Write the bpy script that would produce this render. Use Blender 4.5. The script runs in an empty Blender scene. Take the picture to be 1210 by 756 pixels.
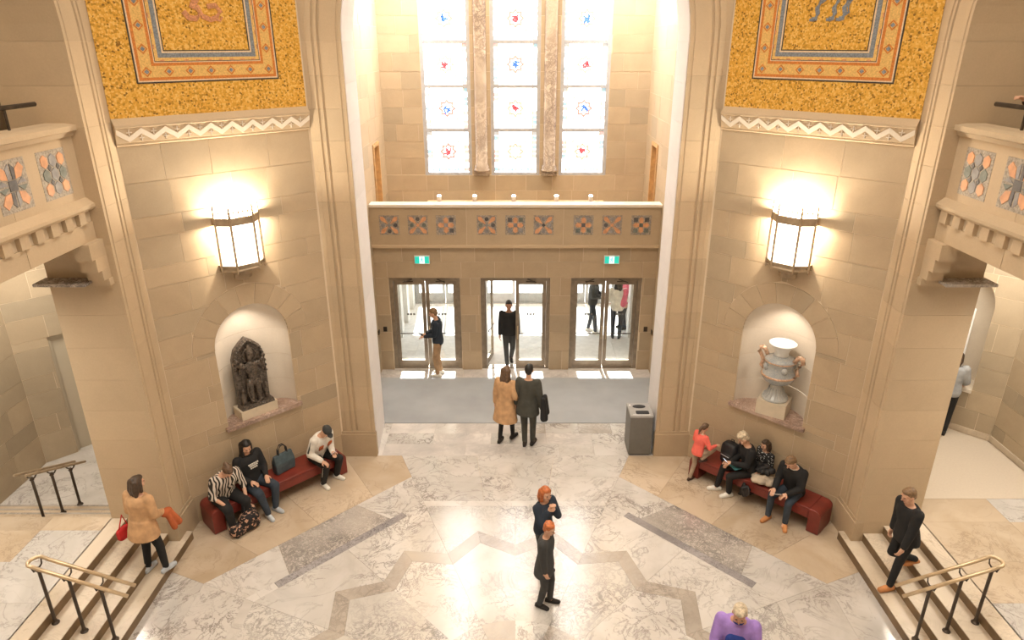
import bpy, math, random
from mathutils import Vector, Matrix
random.seed(7)
sc = bpy.context.scene
COL = sc.collection
R = math.radians

# ------------------------------------------------------------------ camera, world, lights, exposure
cam_d = bpy.data.cameras.new('camera'); cam = bpy.data.objects.new('camera', cam_d); COL.objects.link(cam)
cam.location = (0, 0, 7.65); cam.rotation_euler = (R(68), 0, 0)
cam_d.sensor_width = 36; cam_d.lens = 812 / 1210 * 36; cam_d.shift_x = -4 / 1210
cam_d.clip_start = .05; cam_d.clip_end = 300
sc.camera = cam
sc.view_settings.view_transform = 'Standard'; sc.view_settings.look = 'None'
sc.view_settings.gamma = 1; sc.view_settings.use_curve_mapping = False
sc.view_settings.exposure = 0.08

wd = bpy.data.worlds.new('sky'); sc.world = wd; wd.use_nodes = True
bg = wd.node_tree.nodes['Background']; bg.inputs[0].default_value = (.93, .96, 1, 1); bg.inputs[1].default_value = 5.5

def lamp(name, typ, loc, energy, color=(1, 1, 1), rot=(0, 0, 0), **kw):
    d = bpy.data.lights.new(name, typ); d.energy = energy; d.color = color
    for k, v in kw.items(): setattr(d, k, v)
    o = bpy.data.objects.new(name, d); COL.objects.link(o); o.location = loc; o.rotation_euler = rot
    return o
WARM = (1, .86, .67)
lamp('sun', 'SUN', (0, 40, 40), 28, (1, .96, .9), (R(-47.5), 0, R(3)), angle=R(.6))
lamp('dome_light', 'AREA', (0, 6.24, 12.6), 640, (1, .90, .77), (0, 0, 0), shape='DISK', size=7.5, spread=R(130))
lamp('camera_gallery_light', 'AREA', (0, -1.2, 10.6), 130, (1, .86, .68), (R(-25), 0, 0), shape='RECTANGLE', size=5, size_y=2)
for sx in (-1, 1):
    lamp('side_hall_light', 'AREA', (sx * 7.9, 7.4, 4.45), 105, (1, .92, .8), (0, 0, 0), shape='RECTANGLE', size=1.6, size_y=3.2)
    lamp('side_hall_light', 'AREA', (sx * 8.0, 10.8, 4.45), 75, (1, .9, .76), (0, 0, 0), shape='RECTANGLE', size=1.2, size_y=1.2)
    lamp('gallery_light', 'AREA', (sx * 7.8, 7.2, 10.4), 60, WARM, (0, 0, 0), shape='RECTANGLE', size=1.6, size_y=2.5)

lamp('alcove_light', 'AREA', (0, 15.0, 11.2), 430, (1, .88, .72), (R(35), 0, 0), shape='RECTANGLE', size=4.5, size_y=1)

for sx in (-1, 1):
    lamp('alcove_fill_wash', 'AREA', (sx * 1.7, 16.7, 9.9), 120, (1, .98, .95), (0, R(-sx * 38), 0), shape='RECTANGLE', size=.5, size_y=1.6, spread=R(120))  # unseen fill lights added to whiten the alcove side walls

# ------------------------------------------------------------------ materials
MATS = {}
def nt_mat(name):
    m = bpy.data.materials.new(name); m.use_nodes = True; MATS[name] = m
    n = m.node_tree.nodes; l = m.node_tree.links
    return m, n, l, n['Principled BSDF']
def setp(b, rough=.6, metal=0., spec=.5, coat=0.):
    b.inputs['Roughness'].default_value = rough; b.inputs['Metallic'].default_value = metal
    b.inputs['Specular IOR Level'].default_value = spec
    if spec >= 1: b.inputs['IOR'].default_value = 1.8
    if coat: b.inputs['Coat Weight'].default_value = coat; b.inputs['Coat Roughness'].default_value = .08
def pos_rand(n, l, amount):
    g = n.new('ShaderNodeNewGeometry'); oi = n.new('ShaderNodeObjectInfo')
    mu = n.new('ShaderNodeMath'); mu.operation = 'MULTIPLY'; mu.inputs[1].default_value = amount
    l.new(oi.outputs['Random'], mu.inputs[0])
    cx = n.new('ShaderNodeCombineXYZ')
    for i in range(3): l.new(mu.outputs[0], cx.inputs[i])
    ad = n.new('ShaderNodeVectorMath'); ad.operation = 'ADD'
    l.new(g.outputs['Position'], ad.inputs[0]); l.new(cx.outputs[0], ad.inputs[1])
    return ad.outputs[0], oi
def noise(n, l, vec, scale, detail=3, rough=.5, dist=0.):
    t = n.new('ShaderNodeTexNoise'); t.inputs['Scale'].default_value = scale; t.inputs['Detail'].default_value = detail
    t.inputs['Roughness'].default_value = rough; t.inputs['Distortion'].default_value = dist
    l.new(vec, t.inputs['Vector']); return t
def ramp(n, l, fac, stops):
    r = n.new('ShaderNodeValToRGB'); e = r.color_ramp.elements
    while len(e) < len(stops): e.new(.5)
    for i, (p, c) in enumerate(stops): e[i].position = p; e[i].color = (*c, 1) if len(c) == 3 else c
    l.new(fac, r.inputs[0]); return r
def mixc(n, l, fac, a, b, mode='MIX'):
    m = n.new('ShaderNodeMix'); m.data_type = 'RGBA'; m.blend_type = mode
    for s, v in ((0, fac), (6, a), (7, b)):
        if hasattr(v, 'is_linked'): l.new(v, m.inputs[s])
        else: m.inputs[s].default_value = v if s == 0 else (*v, 1)
    return m.outputs[2]
def bump(n, l, b, h, strength=.2, dist=.01):
    bp = n.new('ShaderNodeBump'); bp.inputs['Strength'].default_value = strength; bp.inputs['Distance'].default_value = dist
    l.new(h, bp.inputs['Height']); l.new(bp.outputs[0], b.inputs['Normal'])
def plain(name, col, rough=.6, metal=0., var=.12, scale=8., bmp=.0, spec=.5, coat=0.):
    m, n, l, b = nt_mat(name); setp(b, rough, metal, spec, coat)
    v, oi = pos_rand(n, l, 30)
    t = noise(n, l, v, scale, 3)
    lo = tuple(c * (1 - var) for c in col); hi = tuple(min(1, c * (1 + var)) for c in col)
    r = ramp(n, l, t.outputs[0], [(.3, lo), (.7, hi)])
    l.new(r.outputs[0], b.inputs['Base Color'])
    if bmp: bump(n, l, b, t.outputs[0], bmp)
    return m
def stone(name, cols, rough=.72, mott=.10, bmp=.12):
    """ashlar: one of several tones per block (object random), mottled"""
    m, n, l, b = nt_mat(name); setp(b, rough, 0, .35)
    v, oi = pos_rand(n, l, 60)
    k = len(cols)
    base = ramp(n, l, oi.outputs['Random'], [((i + .5) / k, c) for i, c in enumerate(cols)])
    t = noise(n, l, v, 2.2, 4, .6, .6)
    rm = ramp(n, l, t.outputs[0], [(.25, (1 - mott,) * 3), (.75, (1 + mott * .3,) * 3)])
    t2 = noise(n, l, v, 45, 2)
    rm2 = ramp(n, l, t2.outputs[0], [(.3, (.95,) * 3), (.7, (1,) * 3)])
    c = mixc(n, l, 1., base.outputs[0], rm.outputs[0], 'MULTIPLY'); c = mixc(n, l, 1., c, rm2.outputs[0], 'MULTIPLY')
    l.new(c, b.inputs['Base Color']); bump(n, l, b, t2.outputs[0], bmp, .004)
    return m
def marble(name, base, base2, vein, vscale=1.6, width=.03, rough=.16, amount=.8, patch=1., spec=.5, coat=0.):
    m, n, l, b = nt_mat(name); setp(b, rough, 0, spec, coat)
    v, oi = pos_rand(n, l, 90)
    t = noise(n, l, v, 1.1, 4, .55, .8)
    tone = ramp(n, l, t.outputs[0], [(.3, base2), (.62, base)])
    rr = ramp(n, l, oi.outputs['Random'], [(0, (.86,) * 3), (1, (1,) * 3)])
    c = mixc(n, l, 1., tone.outputs[0], rr.outputs[0], 'MULTIPLY')
    v1 = noise(n, l, v, vscale, 6, .62, 1.4)
    r1 = ramp(n, l, v1.outputs[0], [(.5 - width, (0, 0, 0)), (.5, (1, 1, 1)), (.5 + width, (0, 0, 0))])
    v2 = noise(n, l, v, vscale * 3.1, 5, .65, 1.0)
    r2 = ramp(n, l, v2.outputs[0], [(.5 - width * 1.3, (0, 0, 0)), (.5, (1, 1, 1)), (.5 + width * 1.3, (0, 0, 0))])
    msk = noise(n, l, v, .75, 3, .5, .5)
    rmk = ramp(n, l, msk.outputs[0], [(.48 - .25 * (patch - .5), (0, 0, 0)), (.64, (1, 1, 1))])
    f2 = mixc(n, l, 1., r2.outputs[0], rmk.outputs[0], 'MULTIPLY')
    f1 = mixc(n, l, 1., r1.outputs[0], ramp(n, l, msk.outputs[0], [(.38, (.12,) * 3), (.6, (1, 1, 1))]).outputs[0], 'MULTIPLY')
    f = mixc(n, l, 1., f1, f2, 'LIGHTEN')
    f = mixc(n, l, 1., f, (amount,) * 3, 'MULTIPLY')
    sp = n.new('ShaderNodeSeparateColor'); l.new(f, sp.inputs[0])
    l.new(mixc(n, l, sp.outputs[0], c, vein), b.inputs['Base Color'])
    rw = ramp(n, l, v2.outputs[0], [(.3, (rough * .8,) * 3), (.7, (rough * 1.35,) * 3)])
    l.new(rw.outputs[0], b.inputs['Roughness'])
    wv = noise(n, l, v, 5, 2); bump(n, l, b, wv.outputs[0], .05, .01)
    return m
def emis(name, col, strength, base=None):
    m, n, l, b = nt_mat(name); setp(b, .4)
    b.inputs['Base Color'].default_value = (*(base or col), 1)
    b.inputs['Emission Color'].default_value = (*col, 1); b.inputs['Emission Strength'].default_value = strength
    return m

SB = (.52, .40, .265)
def tone(c, k, w=1.): return (c[0] * k * w, c[1] * k, c[2] * k / w)
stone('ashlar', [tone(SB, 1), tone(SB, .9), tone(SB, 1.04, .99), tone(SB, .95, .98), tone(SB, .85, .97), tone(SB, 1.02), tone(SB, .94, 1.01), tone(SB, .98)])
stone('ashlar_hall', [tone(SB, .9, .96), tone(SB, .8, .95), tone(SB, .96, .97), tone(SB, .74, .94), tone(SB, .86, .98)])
stone('ashlar_arch', [tone(SB, 1.08), tone(SB, 1.02), tone(SB, 1.12), tone(SB, 1.0, .99)], mott=.07)
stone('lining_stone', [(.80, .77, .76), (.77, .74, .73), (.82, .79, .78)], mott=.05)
stone('ashlar_pale', [(.74, .66, .55), (.70, .62, .51), (.77, .69, .58)], mott=.06)
plain('mortar', (.66, .55, .40), .85, var=.06)
plain('ceiling_plaster', (.62, .52, .40), .8, var=.05)
plain('plaster_white', (.80, .78, .74), .75, var=.04)
marble('floor_marble', (.69, .665, .635), (.55, .52, .485), (.15, .125, .115), 1.3, .022, .16, .8, .55, 1., .0)
marble('floor_marble_warm', (.6, .49, .37), (.5, .39, .27), (.28, .21, .15), 1.0, .017, .2, .62, .5, .8)
marble('floor_marble_veined', (.67, .645, .61), (.54, .515, .48), (.11, .10, .10), 2.4, .036, .16, .85, 1.0, 1., .0)
marble('floor_marble_grey', (.5, .45, .39), (.37, .33, .29), (.2, .17, .16), 1.7, .035, .19, .7, 1.0, 1., .0)
marble('floor_marble_breccia', (.58, .53, .48), (.42, .39, .36), (.075, .07, .08), 4.2, .06, .2, .92, 1.5, 1., 0.)
marble('floor_marble_dark', (.26, .24, .24), (.15, .14, .15), (.42, .4, .4), 5, .05, .2, .8, 1.6)
marble('floor_marble_strip', (.72, .68, .64), (.52, .49, .47), (.36, .34, .33), .9, .05, .17, .5, .8)
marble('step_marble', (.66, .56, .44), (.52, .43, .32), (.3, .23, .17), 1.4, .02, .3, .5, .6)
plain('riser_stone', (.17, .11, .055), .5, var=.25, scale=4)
marble('sill_marble', (.62, .46, .37), (.42, .27, .2), (.16, .1, .08), 4.5, .06, .22, .8, 1.6)
marble('column_marble', (.60, .50, .40), (.36, .29, .23), (.16, .11, .09), 1.6, .045, .2, .8, 1.2)
marble('impost_marble', (.66, .6, .54), (.5, .45, .4), (.1, .08, .08), 2.6, .06, .25, .85, 1.4)
plain('floor_mat', (.35, .365, .38), .85, var=.10, scale=1.2)
plain('hall_carpet', (.60, .52, .42), .95, var=.03, scale=30)
plain('bronze', (.40, .31, .21), .42, .45, .2)
plain('bronze_door', (.30, .245, .185), .45, .55, .15)
plain('bronze_dark', (.075, .06, .048), .42, .6, .25)
plain('rail_brass', (.62, .48, .31), .32, .55, .12)
plain('outer_frame', (.34, .335, .33), .6, var=.08)
plain('lead', (.42, .42, .44), .6, var=.1)
plain('bin_grey', (.17, .165, .15), .5, .2, .06)
plain('bin_top', (.42, .42, .41), .4, .4, .05)
plain('black', (.012, .012, .013), .5, var=.1)
plain('white_paint', (.8, .8, .78), .5, var=.03)
plain('red_leather', (.19, .028, .018), .42, var=.16, scale=5, coat=.12)
plain('red_leather_seam', (.16, .018, .013), .5, var=.1)
plain('plinth', (.62, .53, .40), .6, var=.06)
plain('oak', (.55, .33, .14), .5, var=.2)
plain('door_grey', (.47, .41, .31), .6, var=.04, scale=2)
plain('concrete', (.62, .6, .57), .7, var=.08)
plain('tile_orange', (.66, .33, .17), .5, var=.16, scale=12)
plain('tile_grey', (.27, .26, .26), .5, var=.25, scale=12)
plain('tile_dark', (.10, .095, .10), .5, var=.3, scale=14)
plain('tile_border', (.36, .31, .25), .6, var=.4, scale=40)
plain('tile_green', (.16, .18, .16), .5, var=.3, scale=14)
plain('mosaic_terracotta', (.60, .20, .035), .5, var=.22, scale=45)
plain('mosaic_tan', (.72, .45, .14), .5, var=.2, scale=45)
plain('mosaic_black', (.05, .04, .03), .5, var=.3, scale=45)
plain('mosaic_slate', (.21, .23, .25), .5, var=.35, scale=45)
plain('mosaic_pale', (.72, .55, .36), .5, var=.15, scale=45)
plain('mosaic_rose', (.58, .26, .12), .5, var=.3, scale=45)
emis('lantern_glass', (1, .90, .74), 4.5)
emis('spot_lens', (1, .97, .9), 18)
emis('exit_green', (.02, .62, .5), .55)
emis('exit_white', (.75, 1, .98), .9)
emis('pane_white', (.97, .985, 1), 4.3)
emis('pane_blue', (.42, .62, .72), .6)
emis('pane_pink', (.95, .62, .6), .6)
emis('pane_grey', (.60, .62, .62), .6)
emis('pane_tan', (.74, .62, .5), .35)
emis('pane_red', (.92, .10, .12), 0.75)
emis('pane_cobalt', (.08, .2, .85), 0.8)
emis('pane_rose', (.78, .36, .33), .45)

def gold():
    m, n, l, b = nt_mat('gold_mosaic'); setp(b, .42, .25)
    g = n.new('ShaderNodeNewGeometry')
    vo = n.new('ShaderNodeTexVoronoi'); vo.inputs['Scale'].default_value = 42; vo.inputs['Randomness'].default_value = .7
    l.new(g.outputs['Position'], vo.inputs['Vector'])
    sp = n.new('ShaderNodeSeparateColor'); l.new(vo.outputs['Color'], sp.inputs[0])
    r = ramp(n, l, sp.outputs[0], [(0, (.26, .13, .02)), (.05, (.52, .27, .035)), (.22, (.70, .37, .05)), (.5, (.80, .45, .08)), (.8, (.86, .55, .15)), (1, (.88, .62, .24))])
    r.color_ramp.interpolation = 'CONSTANT'
    l.new(r.outputs[0], b.inputs['Base Color'])
    bump(n, l, b, sp.outputs[1], .35, .004)
gold()
def pattern_mat(name, kind, c1, c2, scale, rough=.8):
    m, n, l, b = nt_mat(name); setp(b, rough)
    tc = n.new('ShaderNodeTexCoord')
    if kind == 'zebra':
        w = n.new('ShaderNodeTexWave'); w.inputs['Scale'].default_value = scale; w.inputs['Distortion'].default_value = 9
        w.inputs['Detail'].default_value = 1; w.inputs['Detail Scale'].default_value = .8
        l.new(tc.outputs['Object'], w.inputs['Vector']); f = w.outputs['Fac']; st = [(.42, c1), (.5, c2)]
    elif kind == 'dots':
        w = n.new('ShaderNodeTexVoronoi'); w.inputs['Scale'].default_value = scale; l.new(tc.outputs['Object'], w.inputs['Vector'])
        f = w.outputs['Distance']; st = [(.26, c2), (.32, c1)]
    else:
        w = n.new('ShaderNodeTexNoise'); w.inputs['Scale'].default_value = scale; l.new(tc.outputs['Object'], w.inputs['Vector'])
        w.inputs['Detail'].default_value = 1
        f = w.outputs['Fac']; st = [(.52, c1), (.58, c2)]
    l.new(ramp(n, l, f, st).outputs[0], b.inputs['Base Color'])
def glass_mat():
    m = bpy.data.materials.new('door_glass'); m.use_nodes = True; MATS['door_glass'] = m
    n = m.node_tree.nodes; l = m.node_tree.links; n.remove(n['Principled BSDF'])
    tr = n.new('ShaderNodeBsdfTransparent'); tr.inputs[0].default_value = (.93, .95, .95, 1)
    gl = n.new('ShaderNodeBsdfGlossy'); gl.inputs['Roughness'].default_value = .03
    mx = n.new('ShaderNodeMixShader'); mx.inputs[0].default_value = .07
    l.new(tr.outputs[0], mx.inputs[1]); l.new(gl.outputs[0], mx.inputs[2]); l.new(mx.outputs[0], n['Material Output'].inputs[0])
glass_mat()

# ------------------------------------------------------------------ object helpers
def mesh(name, verts, faces, mat=None, smooth=False):
    me = bpy.data.meshes.new(name); me.from_pydata([tuple(v) for v in verts], [], faces); me.update()
    if mat: me.materials.append(MATS[mat] if isinstance(mat, str) else mat)
    if smooth:
        for p in me.polygons: p.use_smooth = True
    return me
def link(name, me, parent=None, loc=(0, 0, 0), rz=0.):
    o = bpy.data.objects.new(name, me); COL.objects.link(o); o.location = loc
    if rz: o.rotation_euler = (0, 0, rz)
    if parent: o.parent = parent
    return o
def tag(o, label, cat, group=None):
    o['label'] = label; o['category'] = cat
    if group: o['group'] = group
    return o
def struct(o, label=None):
    o['kind'] = 'structure'
    if label: o['label'] = label
    return o
def empty(name, loc=(0, 0, 0), rz=0.):
    o = bpy.data.objects.new(name, None); COL.objects.link(o); o.location = loc; o.rotation_euler = (0, 0, rz); o.empty_display_size = .1
    return o
class G:
    """geometry collector"""
    def __init__(s): s.v = []; s.f = []
    def add(s, v, f):
        k = len(s.v); s.v += [Vector(p) for p in v]; s.f += [tuple(i + k for i in q) for q in f]; return s
    def box(s, x0, x1, y0, y1, z0, z1):
        return s.add([(x0, y0, z0), (x1, y0, z0), (x1, y1, z0), (x0, y1, z0), (x0, y0, z1), (x1, y0, z1), (x1, y1, z1), (x0, y1, z1)],
                     [(0, 3, 2, 1), (4, 5, 6, 7), (0, 1, 5, 4), (1, 2, 6, 5), (2, 3, 7, 6), (3, 0, 4, 7)])
    def prism(s, poly, d0, d1):
        """poly in (x,z), extruded along y"""
        k = len(poly)
        v = [(x, d0, z) for x, z in poly] + [(x, d1, z) for x, z in poly]
        return s.add(v, [tuple(range(k)), tuple(range(2 * k - 1, k - 1, -1))] + [(i, i + k, (i + 1) % k + k, (i + 1) % k) for i in range(k)])
    def slab(s, poly, z0, z1):
        k = len(poly)
        v = [(x, y, z0) for x, y in poly] + [(x, y, z1) for x, y in poly]
        return s.add(v, [tuple(range(k - 1, -1, -1)), tuple(range(k, 2 * k))] + [(i, (i + 1) % k, (i + 1) % k + k, i + k) for i in range(k)])
    def rings(s, rr, cap=True, closed=False):
        k = len(rr[0]); v = [p for r in rr for p in r]; f = []
        m = len(rr)
        for i in range(m if closed else m - 1):
            a, b = i * k, ((i + 1) % m) * k
            for j in range(k): f.append((a + j, a + (j + 1) % k, b + (j + 1) % k, b + j))
        if cap and not closed: f += [tuple(range(k - 1, -1, -1)), tuple(range((m - 1) * k, m * k))]
        return s.add(v, f)
    def lathe(s, prof, seg=24, c=(0, 0, 0), sx=1., sy=1.):
        return s.rings([[(c[0] + r * sx * math.cos(2 * math.pi * j / seg), c[1] + r * sy * math.sin(2 * math.pi * j / seg), c[2] + z) for j in range(seg)] for r, z in prof])
    def tube(s, path, r, seg=8, closed=False):
        path = [Vector(p) for p in path]; n = len(path); rr = []
        rad = r if isinstance(r, (list, tuple)) else [r] * n
        for i, p in enumerate(path):
            if closed: t = path[(i + 1) % n] - path[i - 1]
            else: t = path[min(i + 1, n - 1)] - path[max(i - 1, 0)]
            t.normalize()
            a = Vector((0, 0, 1)) if abs(t.z) < .95 else Vector((1, 0, 0))
            u = t.cross(a).normalized(); w = u.cross(t).normalized()
            rr.append([p + (u * math.cos(2 * math.pi * j / seg) + w * math.sin(2 * math.pi * j / seg)) * rad[i] for j in range(seg)])
        return s.rings(rr, True, closed)
    def caps(s, a, ra, b, rb, seg=12):
        """tapered capsule"""
        a, b = Vector(a), Vector(b); t = (b - a)
        if t.length < 1e-6: t = Vector((0, 0, 1e-4))
        L = t.length; t.normalize()
        x = Vector((0, 0, 1)) if abs(t.z) < .95 else Vector((1, 0, 0))
        u = t.cross(x).normalized(); w = u.cross(t).normalized(); rr = []
        for k in (-88, -60, -30, 0): rr.append((a + t * ra * math.sin(R(k)), ra * math.cos(R(k))))
        for k in (0, 30, 60, 88): rr.append((b + t * rb * math.sin(R(k)), rb * math.cos(R(k))))
        return s.rings([[c + (u * math.cos(2 * math.pi * j / seg) + w * math.sin(2 * math.pi * j / seg)) * max(q, 1e-4) for j in range(seg)] for c, q in rr])
    def ell(s, c, r, m=None, seg=16, n=9):
        c = Vector(c); m = m or Matrix.Identity(3); rr = []
        for i in range(n + 1):
            a = R(-89 + 178 * i / n)
            rr.append([c + m @ Vector((r[0] * math.cos(a) * math.cos(2 * math.pi * j / seg), r[1] * math.cos(a) * math.sin(2 * math.pi * j / seg), r[2] * math.sin(a))) for j in range(seg)])
        return s.rings(rr)
    def obj(s, name, mat, parent=None, loc=(0, 0, 0), rz=0., smooth=False):
        return link(name, mesh(name, s.v, s.f, mat, smooth), parent, loc, rz)

class Frame:
    """wall frame: origin, angle; local x along the wall, y into the wall, z up"""
    def __init__(s, ox, oy, deg): s.o = Vector((ox, oy, 0)); s.a = R(deg); s.u = Vector((math.cos(s.a), math.sin(s.a), 0)); s.y = Vector((-math.sin(s.a), math.cos(s.a), 0))
    def P(s, x, y, z): return s.o + s.u * x + s.y * y + Vector((0, 0, z))
RECT = {}
def piece(name, fr, poly, d0, d1, mat, parent):
    """one stone/tile: polygon (x,z) in the frame, faces from depth d0 to d1"""
    xs = [p[0] for p in poly]; zs = [p[1] for p in poly]
    cx, cz = (min(xs) + max(xs)) / 2, (min(zs) + max(zs)) / 2
    loc = fr.P(cx, 0, cz)
    key = None
    if len(poly) == 4 and len(set(round(x, 4) for x in xs)) == 2 and len(set(round(z, 4) for z in zs)) == 2:
        key = (name, round(max(xs) - min(xs), 3), round(max(zs) - min(zs), 3), round(d0, 4), round(d1, 4), mat)
    if key and key in RECT: me = RECT[key]
    else:
        g = G().prism([(x - cx, z - cz) for x, z in poly], d0, d1); me = mesh(name, g.v, g.f, mat)
        if key: RECT[key] = me
    return link(name, me, parent, loc, fr.a)
def arch_half(h):
    uc, half, z0, zs = h
    def f(z):
        if z < z0 - 1e-6: return 0
        if z <= zs: return half
        d = half * half - (z - zs) ** 2
        return math.sqrt(d) if d > 0 else 0
    return f
def cut_block(x0, x1, z0, z1, holes, gap=.0045):
    """rect minus holes; hole = ('r',xa,xb,za,zb) or ('a',uc,half,z0,zspring)"""
    out = [[x0, x1, z0, z1]]; polys = []
    for h in holes:
        if h[0] != 'r': continue
        nxt = []
        for (a, b, c, d) in out:
            xa, xb, za, zb = h[1:]
            if b <= xa or a >= xb or d <= za or c >= zb: nxt.append([a, b, c, d]); continue
            if c < za: nxt.append([a, b, c, za])
            if d > zb: nxt.append([a, b, zb, d])
            cc, dd = max(c, za), min(d, zb)
            if a < xa: nxt.append([a, xa, cc, dd])
            if b > xb: nxt.append([xb, b, cc, dd])
        out = nxt
    arches = [h for h in holes if h[0] == 'a']
    for (a, b, c, d) in out:
        done = False
        for h in arches:
            uc, half, hz0, zs = h[1:]
            if b <= uc - half or a >= uc + half or d <= hz0 or c >= zs + half: continue
            f = arch_half(h[1:]); done = True
            segs = [(c, d)] if c >= hz0 - 1e-6 or d <= hz0 else [(c, hz0), (hz0, d)]
            for (c2, d2) in segs:
                if d2 <= hz0 + 1e-6:
                    polys.append([(a, c2), (b, c2), (b, d2), (a, d2)]); continue
                N = 8; zz = [c2 + (d2 - c2) * i / N for i in range(N + 1)]
                if a < uc:
                    pts = [(min(b, uc, uc - f(z)), z) for z in zz]; pts = [(x, z) for x, z in pts if x > a + .01]
                    if len(pts) >= 2 and pts[-1][1] - pts[0][1] > .03: polys.append([(a, pts[0][1])] + pts + [(a, pts[-1][1])])
                if b > uc:
                    pts = [(max(a, uc, uc + f(z)), z) for z in zz]; pts = [(x, z) for x, z in pts if x < b - .01]
                    if len(pts) >= 2 and pts[-1][1] - pts[0][1] > .03: polys.append([(b, pts[-1][1]), (b, pts[0][1])][::-1] + pts[::-1])
            break
        if not done: polys.append([(a, c), (b, c), (b, d), (a, d)])
    res = []
    for p in polys:
        xs = [q[0] for q in p]; zs_ = [q[1] for q in p]
        if max(xs) - min(xs) < .03 or max(zs_) - min(zs_) < .03: continue
        cx, cz = (min(xs) + max(xs)) / 2, (min(zs_) + max(zs_)) / 2
        sx = 1 - 2 * gap / (max(xs) - min(xs)); sz = 1 - 2 * gap / (max(zs_) - min(zs_))
        res.append([(cx + (x - cx) * sx, cz + (z - cz) * sz) for x, z in p])
    return res
def ashlar(parent, fr, x0, x1, z0, z1, ch, bw, holes=(), mat='ashlar', seed=1, t=.03, name='stone_block', heights=None):
    rnd = random.Random(seed); z = z0; row = 0
    while z < z1 - .05:
        h = (heights[row % len(heights)] if heights else ch)
        zt = min(z + h, z1)
        if z1 - zt < .08: zt = z1
        x = x0; first = True
        while x < x1 - .02:
            w = bw * rnd.choice((.7, .85, 1, 1.15, 1.35))
            if first and row % 2: w *= .55
            first = False
            xt = min(x + w, x1)
            if x1 - xt < bw * .3: xt = x1
            w_ = round(xt - x, 3)
            for p in cut_block(x, xt, z, zt, holes):
                piece(name, fr, p, -rnd.choice((0, .001, .002)), t, mat, parent)
            x = xt
        z = zt; row += 1
def core(name, fr, x0, x1, z0, z1, holes, d0, d1, mat='mortar'):
    """wall body with holes"""
    g = G()
    for p in cut_block(x0, x1, z0, z1, holes, 0.):
        g.prism(p, d0, d1)
    g.v = [fr.P(*v) for v in g.v]
    return struct(g.obj(name, mat))
def finecore(name, fr, x0, x1, z0, z1, arch, d0, d1, mat='mortar'):
    """wall body with one arch hole, finely sampled"""
    uc, half, hz0, zs = arch; g = G()
    if hz0 > z0: g.prism([(x0, z0), (x1, z0), (x1, hz0), (x0, hz0)], d0, d1)
    zz = [hz0, zs] + [zs + half * math.sin(R(a)) for a in range(6, 91, 6)]
    fx = [half, half] + [half * math.cos(R(a)) for a in range(6, 91, 6)]
    L = [(uc - f, z) for f, z in zip(fx, zz)]
    g.prism([(x0, hz0)] + L + [(uc, z1), (x0, z1)], d0, d1)
    g.prism([(uc, z1)] + [(uc + f, z) for f, z in list(zip(fx, zz))[::-1]] + [(x1, hz0), (x1, z1)], d0, d1)
    g.v = [fr.P(*v) for v in g.v]
    return struct(g.obj(name, mat))
def arch_stones(parent, fr, uc, half, zs, z0, profile, depth, mat, sides=(-1, 1), jh=.52, nseg=11, name='arch_stone', splay=0.):
    """moulded stones up both jambs and round the arch. profile: (e, d) e outwards from the opening edge, d depth into the wall (negative = proud)"""
    cs = list(profile) + [(profile[-1][0], .12), (.14, .12), (.14, depth), (splay, depth)]
    n = max(1, round((zs - z0) / jh)); g_ = .0012
    for sd in sides:
        for i in range(n):
            za, zb = z0 + (zs - z0) * i / n + g_, z0 + (zs - z0) * (i + 1) / n - g_
            rr = [[(uc + sd * (half + e), d, z) for e, d in cs] for z in (za, zb)]
            c = Vector((uc + sd * half, 0, za))
            g = G().rings([[Vector(p) - c for p in r] for r in rr])
            link(name, mesh(name, g.v, g.f, mat), parent, fr.P(c.x, 0, c.z), fr.a)
    for i in range(nseg):
        a0, a1 = 180 * i / nseg + .02, 180 * (i + 1) / nseg - .02
        rr = []
        for k in range(5):
            a = R(a0 + (a1 - a0) * k / 4)
            rr.append([Vector((uc + math.cos(a) * (half + e), d, zs + math.sin(a) * (half + e))) for e, d in cs])
        c = rr[2][0].copy(); c.y = 0
        g = G().rings([[p - c for p in r] for r in rr])
        link(name, mesh(name, g.v, g.f, mat), parent, fr.P(c.x, 0, c.z), fr.a)

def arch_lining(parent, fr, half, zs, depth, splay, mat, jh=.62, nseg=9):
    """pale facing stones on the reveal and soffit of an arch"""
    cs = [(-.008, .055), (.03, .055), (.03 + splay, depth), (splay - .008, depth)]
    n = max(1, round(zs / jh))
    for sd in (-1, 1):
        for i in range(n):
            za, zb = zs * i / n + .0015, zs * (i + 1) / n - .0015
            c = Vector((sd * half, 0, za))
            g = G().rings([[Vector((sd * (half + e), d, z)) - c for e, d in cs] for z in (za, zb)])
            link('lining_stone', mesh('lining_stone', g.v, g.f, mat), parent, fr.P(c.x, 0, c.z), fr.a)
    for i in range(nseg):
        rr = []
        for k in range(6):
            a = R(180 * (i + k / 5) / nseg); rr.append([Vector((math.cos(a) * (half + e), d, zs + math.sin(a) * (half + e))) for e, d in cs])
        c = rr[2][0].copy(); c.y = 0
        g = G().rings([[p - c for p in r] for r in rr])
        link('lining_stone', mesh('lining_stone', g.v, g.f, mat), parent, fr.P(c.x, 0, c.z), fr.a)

# ================================================================== THE SETTING
CY = 6.24; AP = 5.47; HALF = 2.76; ZS = 7.66; TOP = 12.6
F_ENT = Frame(0, 11.71, 0); F_DL = Frame(-4.445, 10.665, 45); F_DR = Frame(4.445, 10.665, -45)
F_BL = Frame(-AP, CY, 90); F_BR = Frame(AP, CY, -90)
PROF = [(0, .0), (.045, 0), (.052, .014), (.072, .014), (.08, 0), (.335, 0), (.345, .03), (.37, .03), (.38, 0), (.425, 0), (.435, .03), (.46, .03), (.47, .004), (.56, .004), (.565, .010), (.70, .010)]

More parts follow.
